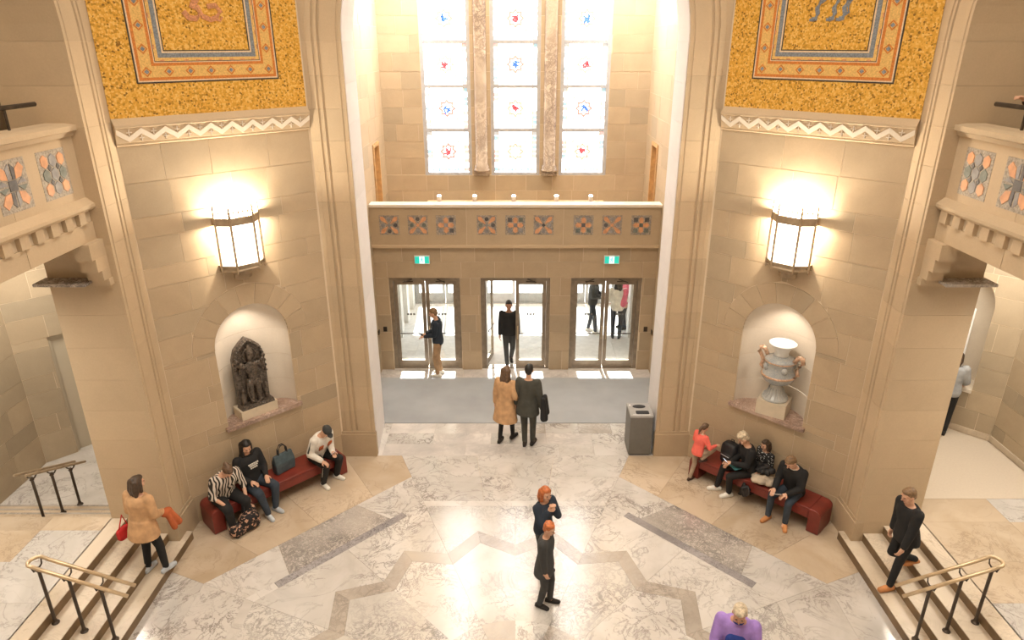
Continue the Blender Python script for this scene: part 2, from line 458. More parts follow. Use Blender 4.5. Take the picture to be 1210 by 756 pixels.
# ---- floor
floor = struct(G().box(-5.5, 5.5, -4, 15.6, -.3, -.012).obj('floor', 'mortar'), 'polished marble rotunda floor with a star inlay')
def fpiece(name, poly, mat, parent=floor, z=0., t=.012):
    cx = sum(p[0] for p in poly) / len(poly); cy = sum(p[1] for p in poly) / len(poly)
    k = .997
    g = G().slab([((x - cx) * k, (y - cy) * k) for x, y in poly], -t, 0)
    return link(name, mesh(name, g.v, g.f, mat), parent, (cx, cy, z))
def pol(r, th): return (r * math.sin(R(th)), CY + r * math.cos(R(th)))      # th from +Y clockwise
def star(th, tip, notch):
    a = (th % 22.5) / 22.5; a = 1 - abs(2 * a - 1)                          # 0 at notch, 1 at tip
    p, q = notch, tip; t = R(11.25) * a                                      # straight edge from notch (0) to tip (11.25 deg)
    return p * q * math.sin(R(11.25)) / (p * math.sin(t) + q * math.sin(R(11.25) - t))
def octr(th, ap): return ap / math.cos(R((th + 22.5) % 45 - 22.5))
def wallr(th):
    s, c = abs(math.sin(R(th))), abs(math.cos(R(th)))
    return min(AP / max(c, 1e-6), AP / max(s, 1e-6), 6.27 * 1.4142 / (s + c))
def sector(a0, a1, r1, r2, mat, n=2, name='floor_slab'):
    aa = [a0 + (a1 - a0) * i / n for i in range(n + 1)]
    inner = [pol(r1(a), a) for a in aa] if r1 else [(0, CY)]
    return fpiece(name, inner[::-1] + [pol(r2(a), a) for a in aa] if r1 else inner + [pol(r2(a), a) for a in aa], mat)
for k in range(16):
    a = 22.5 * k
    sector(a, a + 22.5, None, lambda t: 1.25, 'floor_marble_grey' if k % 2 else 'floor_marble', 4)
    sector(a, a + 22.5, lambda t: 1.25, lambda t: star(t, 2.95, 2.58), 'floor_marble_veined' if k % 4 < 2 else 'floor_marble', 2)
    sector(a, a + 11.25, lambda t: star(t, 2.95, 2.58), lambda t: star(t, 3.25, 2.85), 'floor_marble_grey', 1, 'inlay_band')
    sector(a + 11.25, a + 22.5, lambda t: star(t, 2.95, 2.58), lambda t: star(t, 3.25, 2.85), 'floor_marble_grey', 1, 'inlay_band')
    sector(a, a + 22.5, lambda t: star(t, 3.25, 2.85), lambda t: octr(t, 3.86), 'floor_marble_veined' if k % 3 == 0 else 'floor_marble', 2)
def strip(thc, ap0, ap1, s0, s1, mat, name='floor_slab'):
    c, s = math.cos(R(thc)), math.sin(R(thc))
    P_ = lambda ap, t: (ap * s + t * c, CY + ap * c - t * s)
    fpiece(name, [P_(ap0, s0[0]), P_(ap0, s1[0]), P_(ap1, s1[1]), P_(ap1, s0[1])], mat)
T8 = math.tan(R(22.5))
for k in range(8):
    th = 45 * k; diag = k % 2
    e0, e1 = 3.86 * T8, 4.01 * T8; b = 1.2
    if diag:
        strip(th, 3.86, 4.01, (-b, -b), (b, b), 'floor_marble_dark', 'inlay_bar')
        strip(th, 3.86, 4.01, (-e0, -e1), (-b, -b), 'floor_marble'); strip(th, 3.86, 4.01, (b, b), (e0, e1), 'floor_marble')
        f0, f1 = 4.01 * T8, 4.75 * T8
        strip(th, 4.01, 4.75, (-.95, -.75), (.95, .75), 'floor_marble_breccia')
        strip(th, 4.01, 4.75, (-f0, -f1), (-.95, -.75), 'floor_marble'); strip(th, 4.01, 4.75, (.95, .75), (f0, f1), 'floor_marble')
    else:
        strip(th, 3.86, 4.01, (-e0, -e1), (e0, e1), 'floor_marble')
        f0, f1 = 4.01 * T8, 4.75 * T8
        for s0, s1 in ((-1, -.34), (-.34, .34), (.34, 1)):
            strip(th, 4.01, 4.75, (s0 * f0, s0 * f1), (s1 * f0, s1 * f1), 'floor_marble')
for q in range(4):
    for a0, a1, m in ((-32, -22.5, 'floor_marble_warm'), (-22.5, -8, 'floor_marble'), (-8, 8, 'floor_marble'), (8, 22.5, 'floor_marble'), (22.5, 32, 'floor_marble_warm'), (32, 45, 'floor_marble_warm'), (45, 58, 'floor_marble_warm')):
        sector(a0 + 90 * q, a1 + 90 * q, lambda t: octr(t, 4.75), wallr, m, 2)
rnd = random.Random(4)
y = 11.71
for y1 in (12.14, 12.55, 12.96):
    x = -3.36
    while x < 3.36:
        x1 = min(3.36, x + rnd.choice((.45, .7, .95, 1.2)))
        if 3.36 - x1 < .3: x1 = 3.36
        sk = rnd.choice((-.12, 0, .1, .15)) if x1 < 3.3 else 0
        fpiece('floor_slab', [(x, y), (x1, y), (x1, y1), (x, y1)], rnd.choice(('floor_marble_strip', 'floor_marble_strip', 'floor_marble', 'floor_marble_grey'))); x = x1
    y = y1
for x, x1 in ((-3.36, -1.3), (-1.3, 0), (0, 1.3), (1.3, 3.36)):
    fpiece('floor_slab', [(x, 15.15), (x1, 15.15), (x1, 15.6), (x, 15.6)], 'floor_marble_strip')
tag(G().box(-3.34, 3.34, 12.97, 15.14, -.012, .008).obj('entrance_mat', 'floor_mat'), 'wide grey walk-off mat lying in front of the glass doors', 'mat')

# ---- entrance bay
w_ent = finecore('wall_entrance', F_ENT, -3.6, 3.6, 0, TOP, (0, HALF + .1, 0, ZS), .1, 1.25)
w_ent['label'] = 'stone front of the entrance bay with its moulded arch'
arch_stones(w_ent, F_ENT, 0, HALF, ZS, 0, PROF, 1.25, 'ashlar_arch', splay=.08)
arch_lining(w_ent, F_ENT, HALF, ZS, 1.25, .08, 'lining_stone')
for sx in (-1, 1):   # stone plinth at the foot of the arch jambs
    g = G().box(-.33 - .01, .33 + .01, -.03, .1, 0, .5).prism([(-.34, .5), (.34, .5), (.33, .56), (-.33, .56)], -.01, .1)
    g.obj('plinth_stone', 'ashlar', w_ent, (sx * (HALF + .33), 11.71, 0))
# vestibule side walls
for nm, fr, sd in (('wall_entrance_left', Frame(-3.35, 15.48, 90), 1), ('wall_entrance_right', Frame(3.35, 15.48, -90), -1)):
    hole = ('r', 1.30 * sd - .36, 1.30 * sd + .36, 3.2, 5.42)
    low = ('r', min(.5 * sd, 3 * sd), max(.5 * sd, 3 * sd), -1, 2.95)
    w = core(nm, fr, -2.6, 2.6, 0, TOP, [hole, low], .004, .4)
    ashlar(w, fr, -2.6, 2.6, 0, 11, .5, .95, [hole, low], 'ashlar', 21 + sd)
    g = G().box(-.36, -.29, -.03, .2, 3.2, 5.42).box(.29, .36, -.03, .2, 3.2, 5.42).box(-.29, .29, -.03, .2, 5.34, 5.42)
    g.obj('doorway_frame', 'oak', w, fr.P(1.30 * sd, 0, 0), fr.a)
    G().box(-.29, .29, .1, .14, 3.2, 5.34).obj('doorway_panel', 'oak', w, fr.P(1.30 * sd, 0, 0), fr.a)
    G().box(-.06, .06, -.025, .0, 1.02, 1.12).obj('switch_plate', 'bronze_dark', w, fr.P(0.0, 0, 0), fr.a)
# door wall
F_DW = Frame(0, 15.6, 0)
DOORS = ((-3.04, -1.33), (-.84, .84), (1.33, 3.04))
dh = [('r', a, b, 0, 2.43) for a, b in DOORS]
w_dw = core('wall_doors', F_DW, -3.36, 3.36, 0, 3.2, dh, .004, .4)
w_dw['label'] = 'limestone wall with the three glass double doors'
ashlar(w_dw, F_DW, -3.36, 3.36, 0, 3.2, .5, .8, dh, 'ashlar', 31, heights=[.52, .5, .46, .5, .45, .4, .37])
G().prism([(-3.36, 3.2), (3.36, 3.2), (3.36, 3.26), (-3.36, 3.26)], -.11, .02).obj('drip_moulding', 'ashlar_arch', w_dw, F_DW.o)
# switch plates beside doors
for x in (-3.2, 3.2): G().box(x - .045, x + .045, -.02, .0, 1.05, 1.17).obj('switch_plate', 'bronze_dark', w_dw, F_DW.o)
# balcony over the doors
struct(G().box(-3.36, 3.36, 15.7, 18.3, 2.95, 3.2).obj('floor_balcony', 'mortar'), 'balcony floor over the entrance doors')

def tile_panel(parent, fr, cx, cz, w, h, kind, rs):
    """inlaid stone panel: border strips and cut pieces, each piece its own object"""
    p = G().box(-w / 2, w / 2, -.004, .0, -h / 2, h / 2).obj('inlay_panel', 'tile_border', parent, fr.P(cx, 0, cz), fr.a)
    lf = Frame(0, 0, 0)
    def T(poly, mat, d=-.012): piece('inlay_tile', lf, [(x * w / 2, z * h / 2) for x, z in poly], d, -.003, mat, p)
    og = ['tile_orange']; dk = rs.choice((['tile_dark', 'tile_grey'], ['tile_dark'], ['tile_grey', 'tile_green', 'tile_dark']))
    if kind == 'x':
        T([(-.2, 0), (0, -.2), (.2, 0), (0, .2)], rs.choice(og + dk))
        for sx in (-1, 1):
            for sz in (-1, 1):
                T([(sx * .12, sz * .16), (sx * .16, sz * .12), (sx * .82, sz * .5), (sx * .86, sz * .86), (sx * .5, sz * .82)], 'tile_orange')
        for dx, dz in ((1, 0), (-1, 0), (0, 1), (0, -1)):
            r = .2; c = .62
            T([(dx * c + r * math.cos(R(22.5 + 45 * i)) * 1.05, dz * c + r * math.sin(R(22.5 + 45 * i)) * 1.05) for i in range(8)], rs.choice(dk))
            for s in (-1, 1):
                a, b = (dx * .9 + dz * s * .18, dz * .9 + dx * s * .18), (dx * .9 + dz * s * .62, dz * .9 + dx * s * .62)
                T([a, b, (dx * .74 + dz * s * .4, dz * .74 + dx * s * .4)], 'tile_grey')
    elif kind == 'plus':
        T([(-.18, -.18), (.18, -.18), (.18, .18), (-.18, .18)], rs.choice(dk))
        for dx, dz in ((1, 0), (-1, 0), (0, 1), (0, -1)):
            q = lambda u, v: (dx * u + dz * v, dz * u + dx * v)
            T([q(.21, -.17), q(.62, -.24), q(.82, 0), q(.62, .24), q(.21, .17)], 'tile_orange')
        for sx in (-1, 1):
            for sz in (-1, 1):
                c, r = .55, .21
                T([(sx * (c - r), sz * (c - r)), (sx * (c + r), sz * (c - r)), (sx * (c + r), sz * (c + r)), (sx * (c - r), sz * (c + r))], rs.choice(dk))
                T([(sx * .8, sz * .34), (sx * .92, sz * .1), (sx * .92, sz * .55)], 'tile_grey')
                T([(sx * .34, sz * .8), (sx * .1, sz * .92), (sx * .55, sz * .92)], 'tile_grey')
    elif kind == 'big':
        T([(-.24, -.2), (.24, -.2), (.24, .2), (-.24, .2)], 'tile_dark')
        for sx in (-1, 1):
            for sz in (-1, 1):
                T([(sx * .26, sz * .24), (sx * .3, sz * .62), (sx * .62, sz * .84), (sx * .84, sz * .62), (sx * .6, sz * .3)], 'tile_orange')
                T([(sx * .05, sz * .24), (sx * .22, sz * .24), (sx * .28, sz * .66), (sx * .06, sz * .84)], rs.choice(('tile_grey', 'tile_dark')))
                T([(sx * .28, sz * .04), (sx * .62, sz * .26), (sx * .86, sz * .06)], rs.choice(('tile_grey', 'tile_green')))
    else:  # 'lattice'
        for i, row in enumerate((-.58, 0, .58)):
            for j, col in enumerate((-.58, 0, .58)):
                m = 'tile_orange' if (i != 1 and j != 1) else ('tile_green' if (i + j) % 2 and j != 1 else 'tile_grey')
                rx, rz = .26, .26
                T([(col + rx * math.cos(R(60 * k + 30)), row + rz * math.sin(R(60 * k + 30)) * 1.05) for k in range(6)], m)
        for x_ in (-.29, .29):
            for z_ in (-.29, .29): T([(x_ - .12, z_), (x_, z_ - .14), (x_ + .12, z_), (x_, z_ + .14)], 'tile_dark')
F_PAR = Frame(0, 15.52, 0)
w_par = struct(G().box(-3.36, 3.36, 15.524, 15.78, 3.26, 4.16).obj('wall_balcony_parapet', 'mortar'), 'balcony parapet over the doors with nine inlaid tile panels')
pxs = [-2.91, -2.25, -1.60, -.66, .0, .65, 1.57, 2.23, 2.90]
x = -3.36
for x1 in (-1.13, 1.11, 3.36):
    piece('stone_block', F_PAR, [(x + .004, 3.27), (x1 - .004, 3.27), (x1 - .004, 4.15), (x + .004, 4.15)], 0, .03, 'ashlar', w_par); x = x1
G().box(-3.36, 3.36, -.05, .3, 4.16, 4.22).obj('coping', 'ashlar_pale', w_par, F_PAR.o)
rs = random.Random(3)
for i, (x, k) in enumerate(zip(pxs, ('x', 'x', 'plus', 'x', 'plus', 'x', 'plus', 'x', 'plus'))):
    tile_panel(w_par, F_PAR, x, 3.74, .46, .46, k, rs)

# window wall
F_WW = Frame(0, 18, 0)
WINS = ((-2.34, -1.12), (-.62, .62), (1.12, 2.34))
wh = [('r', a, b, 4.44, 10.3) for a, b in WINS]
w_win = core('wall_window', F_WW, -3.4, 3.4, 3.2, TOP, wh, .004, .35)
w_win['label'] = 'stone wall around the tall stained glass window'
ashlar(w_win, F_WW, -3.4, 3.4, 3.2, 11, .42, .8, wh, 'ashlar', 41)
for s in (-1, 1):
    g = G().box(-.20, .20, -.06, .1, 0, .12).lathe([(.21, .12), (.21, .16), (.18, .2), (.195, .24), (.16, .28), (.155, 5.6), (.2, 5.7), (.22, 5.86)], 20)
    col_ = g.obj('column', 'column_marble', w_win, (s * .87, 17.98, 4.44), smooth=True)
emb = {0: 'c', 1: 'r', 2: 'c'}
rw = random.Random(12)
for wi, (a, b) in enumerate(WINS):
    win = struct(empty('window_%d' % (wi + 1), ((a + b) / 2, 18.12, 4.44)), ['left', 'middle', 'right'][wi] + ' tall stained glass light with coloured emblems')
    W2 = (b - a) / 2
    fr_ = G().box(-W2, -W2 + .085, -.1, .06, 0, 5.86).box(W2 - .085, W2, -.1, .06, 0, 5.86).box(-W2 + .085, W2 - .085, -.1, .06, 0, .06)
    fr_.obj('window_frame', 'lead', win)
    rows = [.05, 1.13, 2.19, 3.22, 4.27, 5.3, 5.86]
    for ri in range(len(rows) - 1):
        z0, z1 = rows[ri], rows[ri + 1]
        if ri: G().box(-W2 + .05, W2 - .05, -.05, .03, z0 - .04, z0 + .04).obj('glazing_bar', 'lead', win)
        zc, hh = (z0 + z1) / 2, (z1 - z0) / 2 - .03; ww = W2 - .085
        pane = G().box(-ww, ww, 0, .01, -hh, hh).obj('pane', 'pane_white', win, (0, 0, zc))
        if ri == 5: continue
        # coloured border pieces of the light
        parts = {}
        nb = 9
        for i in range(nb):
            for sd in (-1, 1):
                m = rw.choice(('pane_blue', 'pane_grey', 'pane_pink', 'pane_white', 'pane_white', 'pane_white'))
                zz0 = -hh + 2 * hh * i / nb
                parts.setdefault(m, G()).box(sd * ww - (.105 if sd > 0 else 0), sd * ww + (.105 if sd < 0 else 0), -.006, 0, zz0 + .006, zz0 + 2 * hh / nb - .006)
        if ri == 0:
            for i in range(11):
                m = rw.choice(('pane_blue', 'pane_blue', 'pane_pink', 'pane_grey', 'pane_white'))
                xx = -ww + .08 + (2 * ww - .16) * i / 11
                parts.setdefault(m, G()).box(xx + .006, xx + (2 * ww - .16) / 11 - .006, -.006, 0, -hh, -hh + .09)
        for m, g in parts.items(): o = g.obj('border_glass', m, pane); o['kind'] = 'stuff'
        g = G()
        for rad in (.36,):
            g.tube([(rad * math.cos(R(10 * i)), -.006, rad * math.sin(R(10 * i))) for i in range(36)], .016, 5, True)
        for i in range(8): g.tube([(math.cos(R(45 * i)) * .2, -.006, math.sin(R(45 * i)) * .2), (math.cos(R(45 * i)) * (.36 if i % 2 == 0 else .5), -.006, math.sin(R(45 * i)) * (.36 if i % 2 == 0 else .5))], .010, 4)
        for sd in (-1, 1): g.box(sd * (ww - .10) - .013, sd * (ww - .10) + .013, -.01, 0, -hh, hh)
        o = g.obj('lead_lines', 'pane_tan', pane); o['kind'] = 'stuff'
        blue = (wi + ri) % 2 == (1 if wi == 1 else 1)
        if wi == 1: blue = ri == 2
        star_ = []
        for i in range(16): r_ = .235 if i % 2 else .165; star_.append((r_ * math.cos(R(22.5 * i + 22.5)), r_ * math.sin(R(22.5 * i + 22.5))))
        inn = [(x * .66, z * .66) for x, z in star_]
        v = [(x, -.012, z) for x, z in star_] + [(x, -.012, z) for x, z in inn] + [(x, 0, z) for x, z in star_] + [(x, 0, z) for x, z in inn]
        f = []
        for i in range(16):
            j = (i + 1) % 16; f += [(i, j, 16 + j, 16 + i), (32 + i, 48 + i, 48 + j, 32 + j), (i, 32 + i, 32 + j, j), (16 + i, 16 + j, 48 + j, 48 + i)]
        G().add(v, f).obj('emblem_star', 'pane_rose' if rw.random() < .6 else 'pane_tan', pane)
        if not (wi == 1 and ri == 0):
            g = G()
            for _ in range(9):
                x, z = rw.uniform(-.06, .06), rw.uniform(-.07, .07); a_ = rw.uniform(0, 180); L_ = rw.uniform(.03, .07)
                g.tube([(x - L_ * math.cos(R(a_)), -.008, z - L_ * math.sin(R(a_))), (x + L_ * math.cos(R(a_)), -.008, z + L_ * math.sin(R(a_)))], .024, 5)
            o = g.obj('emblem_beast', 'pane_cobalt' if blue else 'pane_red', pane); o['kind'] = 'stuff'

# ---- diagonal niche walls
NH, NZ0, NZS = .645, 1.55, 2.97
for side, fr in (('left', F_DL), ('right', F_DR)):
    w = finecore('wall_niche_' + side, fr, -1.5, 1.5, 0, TOP, (0, NH, NZ0, NZS), .004, .45)
    w['label'] = side + ' slanting stone wall with a round-headed niche'
    ashlar(w, fr, -1.455, 1.455, 0, 6.36, .4, .8, [('r', -NH, NH, 1.5, NZS), ('a', 0, NH + .36, NZS, NZS)], 'ashlar', 51 if side == 'left' else 57, heights=[.5, .36, .48, .3, .46, .3, .5])
    n = 9
    for i in range(n):
        a0, a1 = 180 * i / n + .3, 180 * (i + 1) / n - .3
        pts = [(math.cos(R(a0 + (a1 - a0) * k / 3)) * NH, NZS + math.sin(R(a0 + (a1 - a0) * k / 3)) * NH) for k in range(4)]
        pts += [(math.cos(R(a1 - (a1 - a0) * k / 3)) * (NH + .355), NZS + math.sin(R(a1 - (a1 - a0) * k / 3)) * (NH + .355)) for k in range(4)]
        piece('voussoir', fr, pts, -.004, .03, 'ashlar', w)
    # recess: half round plan with a half dome, laid in curved courses
    D = .46
    lat = [0, .18, .36, .54, .72, .9, 1.0]
    zl = [NZ0, 1.98, 2.47, NZS]
    for k in range(3):
        g = G(); rr = [[(-NH * math.cos(R(10 * i)), .03 + D * math.sin(R(10 * i)), z) for i in range(19)] for z in (zl[k] + .003, zl[k + 1] - .003)]
        g.add(rr[0] + rr[1], [(i, i + 1, 20 + i, 19 + i) for i in range(18)])
        g.obj('niche_course', 'ashlar_pale', w, fr.o, fr.a, smooth=True)
    g = G(); rr = []
    for e in range(0, 91, 10):
        rr += [(-NH * math.cos(R(10 * i)) * math.cos(R(e)), .03 + D * math.sin(R(10 * i)) * math.cos(R(e)), NZS + NH * math.sin(R(e))) for i in range(19)]
    g.add(rr, [(19 * j + i, 19 * j + i + 1, 19 * j + 20 + i, 19 * j + 19 + i) for j in range(9) for i in range(18)])
    g.obj('niche_dome', 'ashlar_pale', w, fr.o, fr.a, smooth=True)
    g = G(); half_ = [(-NH * math.cos(R(10 * i)), .03 + D * math.sin(R(10 * i))) for i in range(19)]
    g.slab([(x, y) for x, y in half_], NZ0 - .04, NZ0 + .004).slab([(-.70, -.07), (.70, -.07), (.70, .035), (-.70, .035)], NZ0 - .065, NZ0 + .004)
    g.obj('niche_sill', 'sill_marble', w, fr.o, fr.a)
    # carved frieze, ledge, gold mosaic
    g = G()
    prof = [(.03, 6.30), (-.03, 6.33), (-.03, 6.36), (-.045, 6.365), (-.085, 6.56), (-.10, 6.57), (-.10, 6.60), (.03, 6.72)]
    g.rings([[(x, d, z) for d, z in prof] for x in (-1.46, 1.46)])
    fz = g.obj('frieze', 'ashlar_arch', w, fr.o, fr.a)
    nV = 9; per = 2.9 / nV
    for i in range(nV):
        xc = -1.45 + per * (i + .5); h2 = per / 2
        dz = lambda z: -.045 - .04 * (z - 6.365) / .195 - .012
        pv = [(-h2, 6.553), (0, 6.445), (h2, 6.553), (h2, 6.478), (0, 6.37), (-h2, 6.478)]
        g = G(); k = len(pv)
        g.add([(x, dz(z), z) for x, z in pv] + [(x, dz(z) + .03, z) for x, z in pv], [(0, 1, 4, 5), (1, 2, 3, 4), (6, 11, 10, 7), (7, 10, 9, 8)] + [(i_, i_ + 6, (i_ + 1) % 6 + 6, (i_ + 1) % 6) for i_ in range(6)])
        g.obj('chevron', 'ashlar_pale', fz, (xc, 0, 0))
        for cx_, cz_ in ((0, 6.50), (h2, 6.42)):
            if cx_ and i == nV - 1: continue
            g = G(); d = dz(cz_) - .002
            g.box(cx_ - .006, cx_ + .006, d, d + .02, cz_ - .04, cz_ + .04).box(cx_ - .035, cx_ + .035, d, d + .02, cz_ - .006, cz_ + .006)
            g.obj('carved_cross', 'ashlar_pale', fz, (xc, 0, 0))
    mo = G().box(-1.46, 1.46, .02, .06, 6.66, 12).obj('mosaic_panel', 'gold_mosaic', w, fr.P(0, -.027, 0), fr.a)
    mo['label'] = 'gold mosaic with a banded rectangular border'
    inset = 0
    X0, Z0, Z1 = 1.04, 7.12, 11.3
    for wd_, m in ((.02, 'mosaic_black'), (.018, 'mosaic_pale'), (.04, 'mosaic_terracotta'), (.148, 'mosaic_tan'), (.04, 'mosaic_terracotta'), (.011, 'mosaic_pale'), (.01, 'mosaic_black'), (.045, 'mosaic_tan'), (.06, 'mosaic_slate'), (.022, 'mosaic_pale'), (.015, 'mosaic_black')):
        xo, zo, zt = X0 - inset, Z0 + inset, Z1 - inset; xi, zi, zu = xo - wd_, zo + wd_, zt - wd_
        g = G().box(-xo, xo, .014, .021, zo, zi).box(-xo, -xi, .014, .021, zi, zu).box(xi, xo, .014, .021, zi, zu).box(-xo, xo, .014, .021, zu, zt)
        g.obj('border_band', m, mo); inset += wd_
    def diamond(x, z):
        g = G(); a, b_, c_ = .068, .046, .032
        sq = lambda r, d: [(x + r, d, z), (x, d, z + r), (x - r, d, z), (x, d, z - r)]
        g.add(sq(a, .010) + sq(b_, .010) + sq(a, .016) + sq(b_, .016), [(i, (i + 1) % 4, 4 + (i + 1) % 4, 4 + i) for i in range(4)] + [(i, 8 + i, 8 + (i + 1) % 4, (i + 1) % 4) for i in range(4)] + [(4 + i, 4 + (i + 1) % 4, 12 + (i + 1) % 4, 12 + i) for i in range(4)])
        nf = len(g.f)
        g.add(sq(c_, .010) + sq(c_, .016), [(0, 1, 2, 3)] + [(i, 4 + i, 4 + (i + 1) % 4, (i + 1) % 4) for i in range(4)])
        me = mesh('mosaic_diamond', g.v, g.f, 'mosaic_terracotta'); me.materials.append(MATS['mosaic_slate'])
        for p in me.polygons:
            if p.index >= nf: p.material_index = 1
        link('mosaic_diamond', me, mo)
    for i in range(7): diamond(-.888 + 1.776 * i / 6, Z0 + .152)
    for i in range(1, 7):
        for s in (-1, 1): diamond(s * .888, Z0 + .152 + .296 * i)
    # small wave bumps of the blue-grey band
    g = G()
    for i in range(9):
        x = -.66 + 1.32 * i / 8; g.box(x - .03, x + .03, .011, .016, 7.405, 7.425)
    for i in range(6):
        for s in (-1, 1): g.box(s * .745 - .01, s * .745 + .01, .011, .016, 7.56 + .2 * i, 7.62 + .2 * i)
    o = g.obj('wave_tesserae', 'mosaic_rose', mo); o['kind'] = 'stuff'
    # heraldic beast: lower part of the emblem
    g = G()
    def blob(pts, r):
        n_ = len(pts); g.tube([(x, .012, z) for x, z in pts], r, 6)
    if side == 'left':
        blob([(-.26, 8.05), (-.2, 7.97), (-.1, 7.96), (-.02, 8.02), (-.06, 8.1), (-.16, 8.14)], .045)
        blob([(-.02, 8.0), (.1, 7.95), (.2, 7.98), (.26, 8.06), (.2, 8.14), (.08, 8.12)], .04)
        blob([(.16, 7.955), (.24, 7.94), (.28, 7.99)], .018); blob([(-.1, 8.16), (0, 8.3), (.14, 8.34)], .05)
    else:
        for x in (-.22, .02, .16):
            blob([(x, 7.955), (x + .05, 7.965), (x + .07, 8.03), (x + .05, 8.1), (x + .1, 8.2)], .036)
            blob([(x - .04, 7.95), (x + .03, 7.945)], .022)
        blob([(.22, 8.0), (.28, 8.04), (.26, 8.12), (.3, 8.2)], .02); blob([(-.14, 8.2), (0, 8.3), (.18, 8.26)], .06)
    for v_ in g.v: v_.y = .012 + (v_.y - .012) * .2
    g.obj('mosaic_beast', 'mosaic_rose' if side == 'left' else 'mosaic_slate', mo)

# ---- side bays: arch, balcony, stairs, halls
for side, fr, sg in (('left', F_BL, -1), ('right', F_BR, 1)):
    flip = 1 if sg < 0 else -1           # frame x -> +Y on the left, -Y on the right
    w = finecore('wall_' + side, fr, -3.5, 3.5, 0, TOP, (0, HALF + .1, 0, ZS), .1, .98)
    w['label'] = side + ' bay of the rotunda with its tall moulded arch'
    arch_stones(w, fr, 0, HALF, ZS, 0, PROF, .98, 'ashlar_arch')
    # plinth on the visible jamb
    G().box(-.34, .34, -.03, .12, 0, .5).prism([(-.34, .5), (.34, .5), (.33, .56), (-.33, .56)], -.01, .12).obj('plinth_stone', 'ashlar', w, fr.P(flip * (HALF + .33), 0, 0), fr.a)
    # balcony front
    fb = Frame(sg * 5.66, CY, fr.a / math.pi * 180)
    gb = G().box(-HALF, HALF, .004, .3, 5.2, 6.56); gb.v = [fb.P(*v) for v in gb.v]
    bal = struct(gb.obj('wall_gallery_parapet_' + side, 'mortar'), side + ' gallery parapet with inlaid tile panels above dentils')
    x = -HALF
    for x1 in (-1.4, 0, 1.4, HALF):
        piece('stone_block', fb, [(x + .004, 5.76), (x1 - .004, 5.76), (x1 - .004, 6.55), (x + .004, 6.55)], 0, .03, 'ashlar_arch', bal)
        piece('stone_block', fb, [(x + .004, 5.2), (x1 - .004, 5.2), (x1 - .004, 5.44), (x + .004, 5.44)], -.02, .03, 'ashlar_arch', bal); x = x1
    G().rings([[(x, d, z) for d, z in [(.03, 6.55), (-.03, 6.55), (-.05, 6.60), (-.09, 6.62), (-.09, 6.68), (.05, 6.70), (.3, 6.70), (.3, 6.55)]] for x in (-HALF, HALF)]).obj('coping', 'ashlar_arch', bal, fb.o, fb.a)
    G().rings([[(x, d, z) for d, z in [(.03, 5.60), (-.06, 5.60), (-.10, 5.64), (-.10, 5.68), (.0, 5.76), (.03, 5.76)]] for x in (-HALF, HALF)]).obj('cornice', 'ashlar_arch', bal, fb.o, fb.a)
    G().box(-HALF, HALF, .02, .04, 5.44, 5.6).obj('dentil_bed', 'ashlar', bal, fb.o, fb.a)
    for i in range(19):
        xx = -HALF + .07 + .285 * i
        piece('dentil', fb, [(xx, 5.445), (xx + .145, 5.445), (xx + .145, 5.6), (xx, 5.6)], -.055, .025, 'ashlar_arch', bal)
    rs = random.Random(9)
    for i in range(7):
        yy = 8.50 - .76 * i
        tile_panel(bal, fb, flip * (yy - CY), 6.15, .54, .58, 'lattice' if i % 2 == 0 else 'big', rs)
    # corbel under the beam, and the marble impost behind it
    for xx, z0, z1, p in ((.10, 4.98, 5.2, .34), (.10, 4.8, 4.98, .27), (.10, 4.66, 4.8, .18), (.12, 4.56, 4.66, .1)):
        xa, xb = sorted((flip * HALF, flip * (HALF - p)))
        piece('corbel_stone', fb, [(xa, z0), (xb, z0), (xb, z1), (xa, z1)], -.1 if z0 > 4.6 else -.12, .12, 'ashlar_arch', bal)
    xa, xb = sorted((flip * HALF, flip * (HALF - .28)))
    piece('impost_slab', fb, [(xa, 4.60), (xb, 4.60), (xb, 4.64), (xa, 4.64)], .12, .82, 'impost_marble', bal)
    # gallery floor slab / hall ceiling
    xs = sorted((sg * 5.75, sg * 9.4))
    struct(G().box(xs[0], xs[1], 0, 13.4, 5.2, 5.45).obj('ceiling_hall_' + side, 'ceiling_plaster'))
    # stairs
    st = empty('stair_flight', (sg * 5.35, CY, 0))
    tag(st, side + ' flight of four marble steps rising from the rotunda floor', 'stairs')
    for i, xr in enumerate((5.35, 5.62, 5.92, 6.21)):
        x0, x1 = sg * (xr - 5.35), sg * ((5.62, 5.92, 6.21, 6.46)[i] - 5.35)
        xa, xb = sorted((x0, x1)); y1 = 3.0 if i == 0 else 2.755
        z = .15 * (i + 1)
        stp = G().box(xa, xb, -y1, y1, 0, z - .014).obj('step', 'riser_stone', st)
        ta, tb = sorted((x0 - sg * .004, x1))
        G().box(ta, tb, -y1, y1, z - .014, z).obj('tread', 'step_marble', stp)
    # landing
    xs = sorted((sg * 6.44, sg * 9.3)); yend = 9.03 if sg < 0 else 9.5
    ld = struct(G().box(xs[0], xs[1], 0, yend, .3, .586).obj('floor_landing_' + side, 'mortar'), side + ' marble landing above the steps')
    rl = random.Random(5 + sg)
    yy = 2.8
    for y1 in (3.9, 5.0, 6.1, 7.2, 8.0, 8.7 if sg < 0 else 8.9, yend):
        x = xs[0]
        while x < xs[1]:
            x1 = min(xs[1], x + rl.choice((.8, 1.1, 1.4)))
            if xs[1] - x1 < .4: x1 = xs[1]
            fpiece('floor_slab', [(x, yy), (x1, yy), (x1, y1), (x, y1)], rl.choice(('floor_marble', 'floor_marble', 'floor_marble_warm')), ld, .6, .014); x = x1
        yy = y1
    # hall walls
    wx = 9.2 if sg < 0 else 9.05
    f1 = Frame(sg * wx, 9, fr.a / math.pi * 180)
    xr = (-9, 2.45) if sg < 0 else (-2.30, 9)
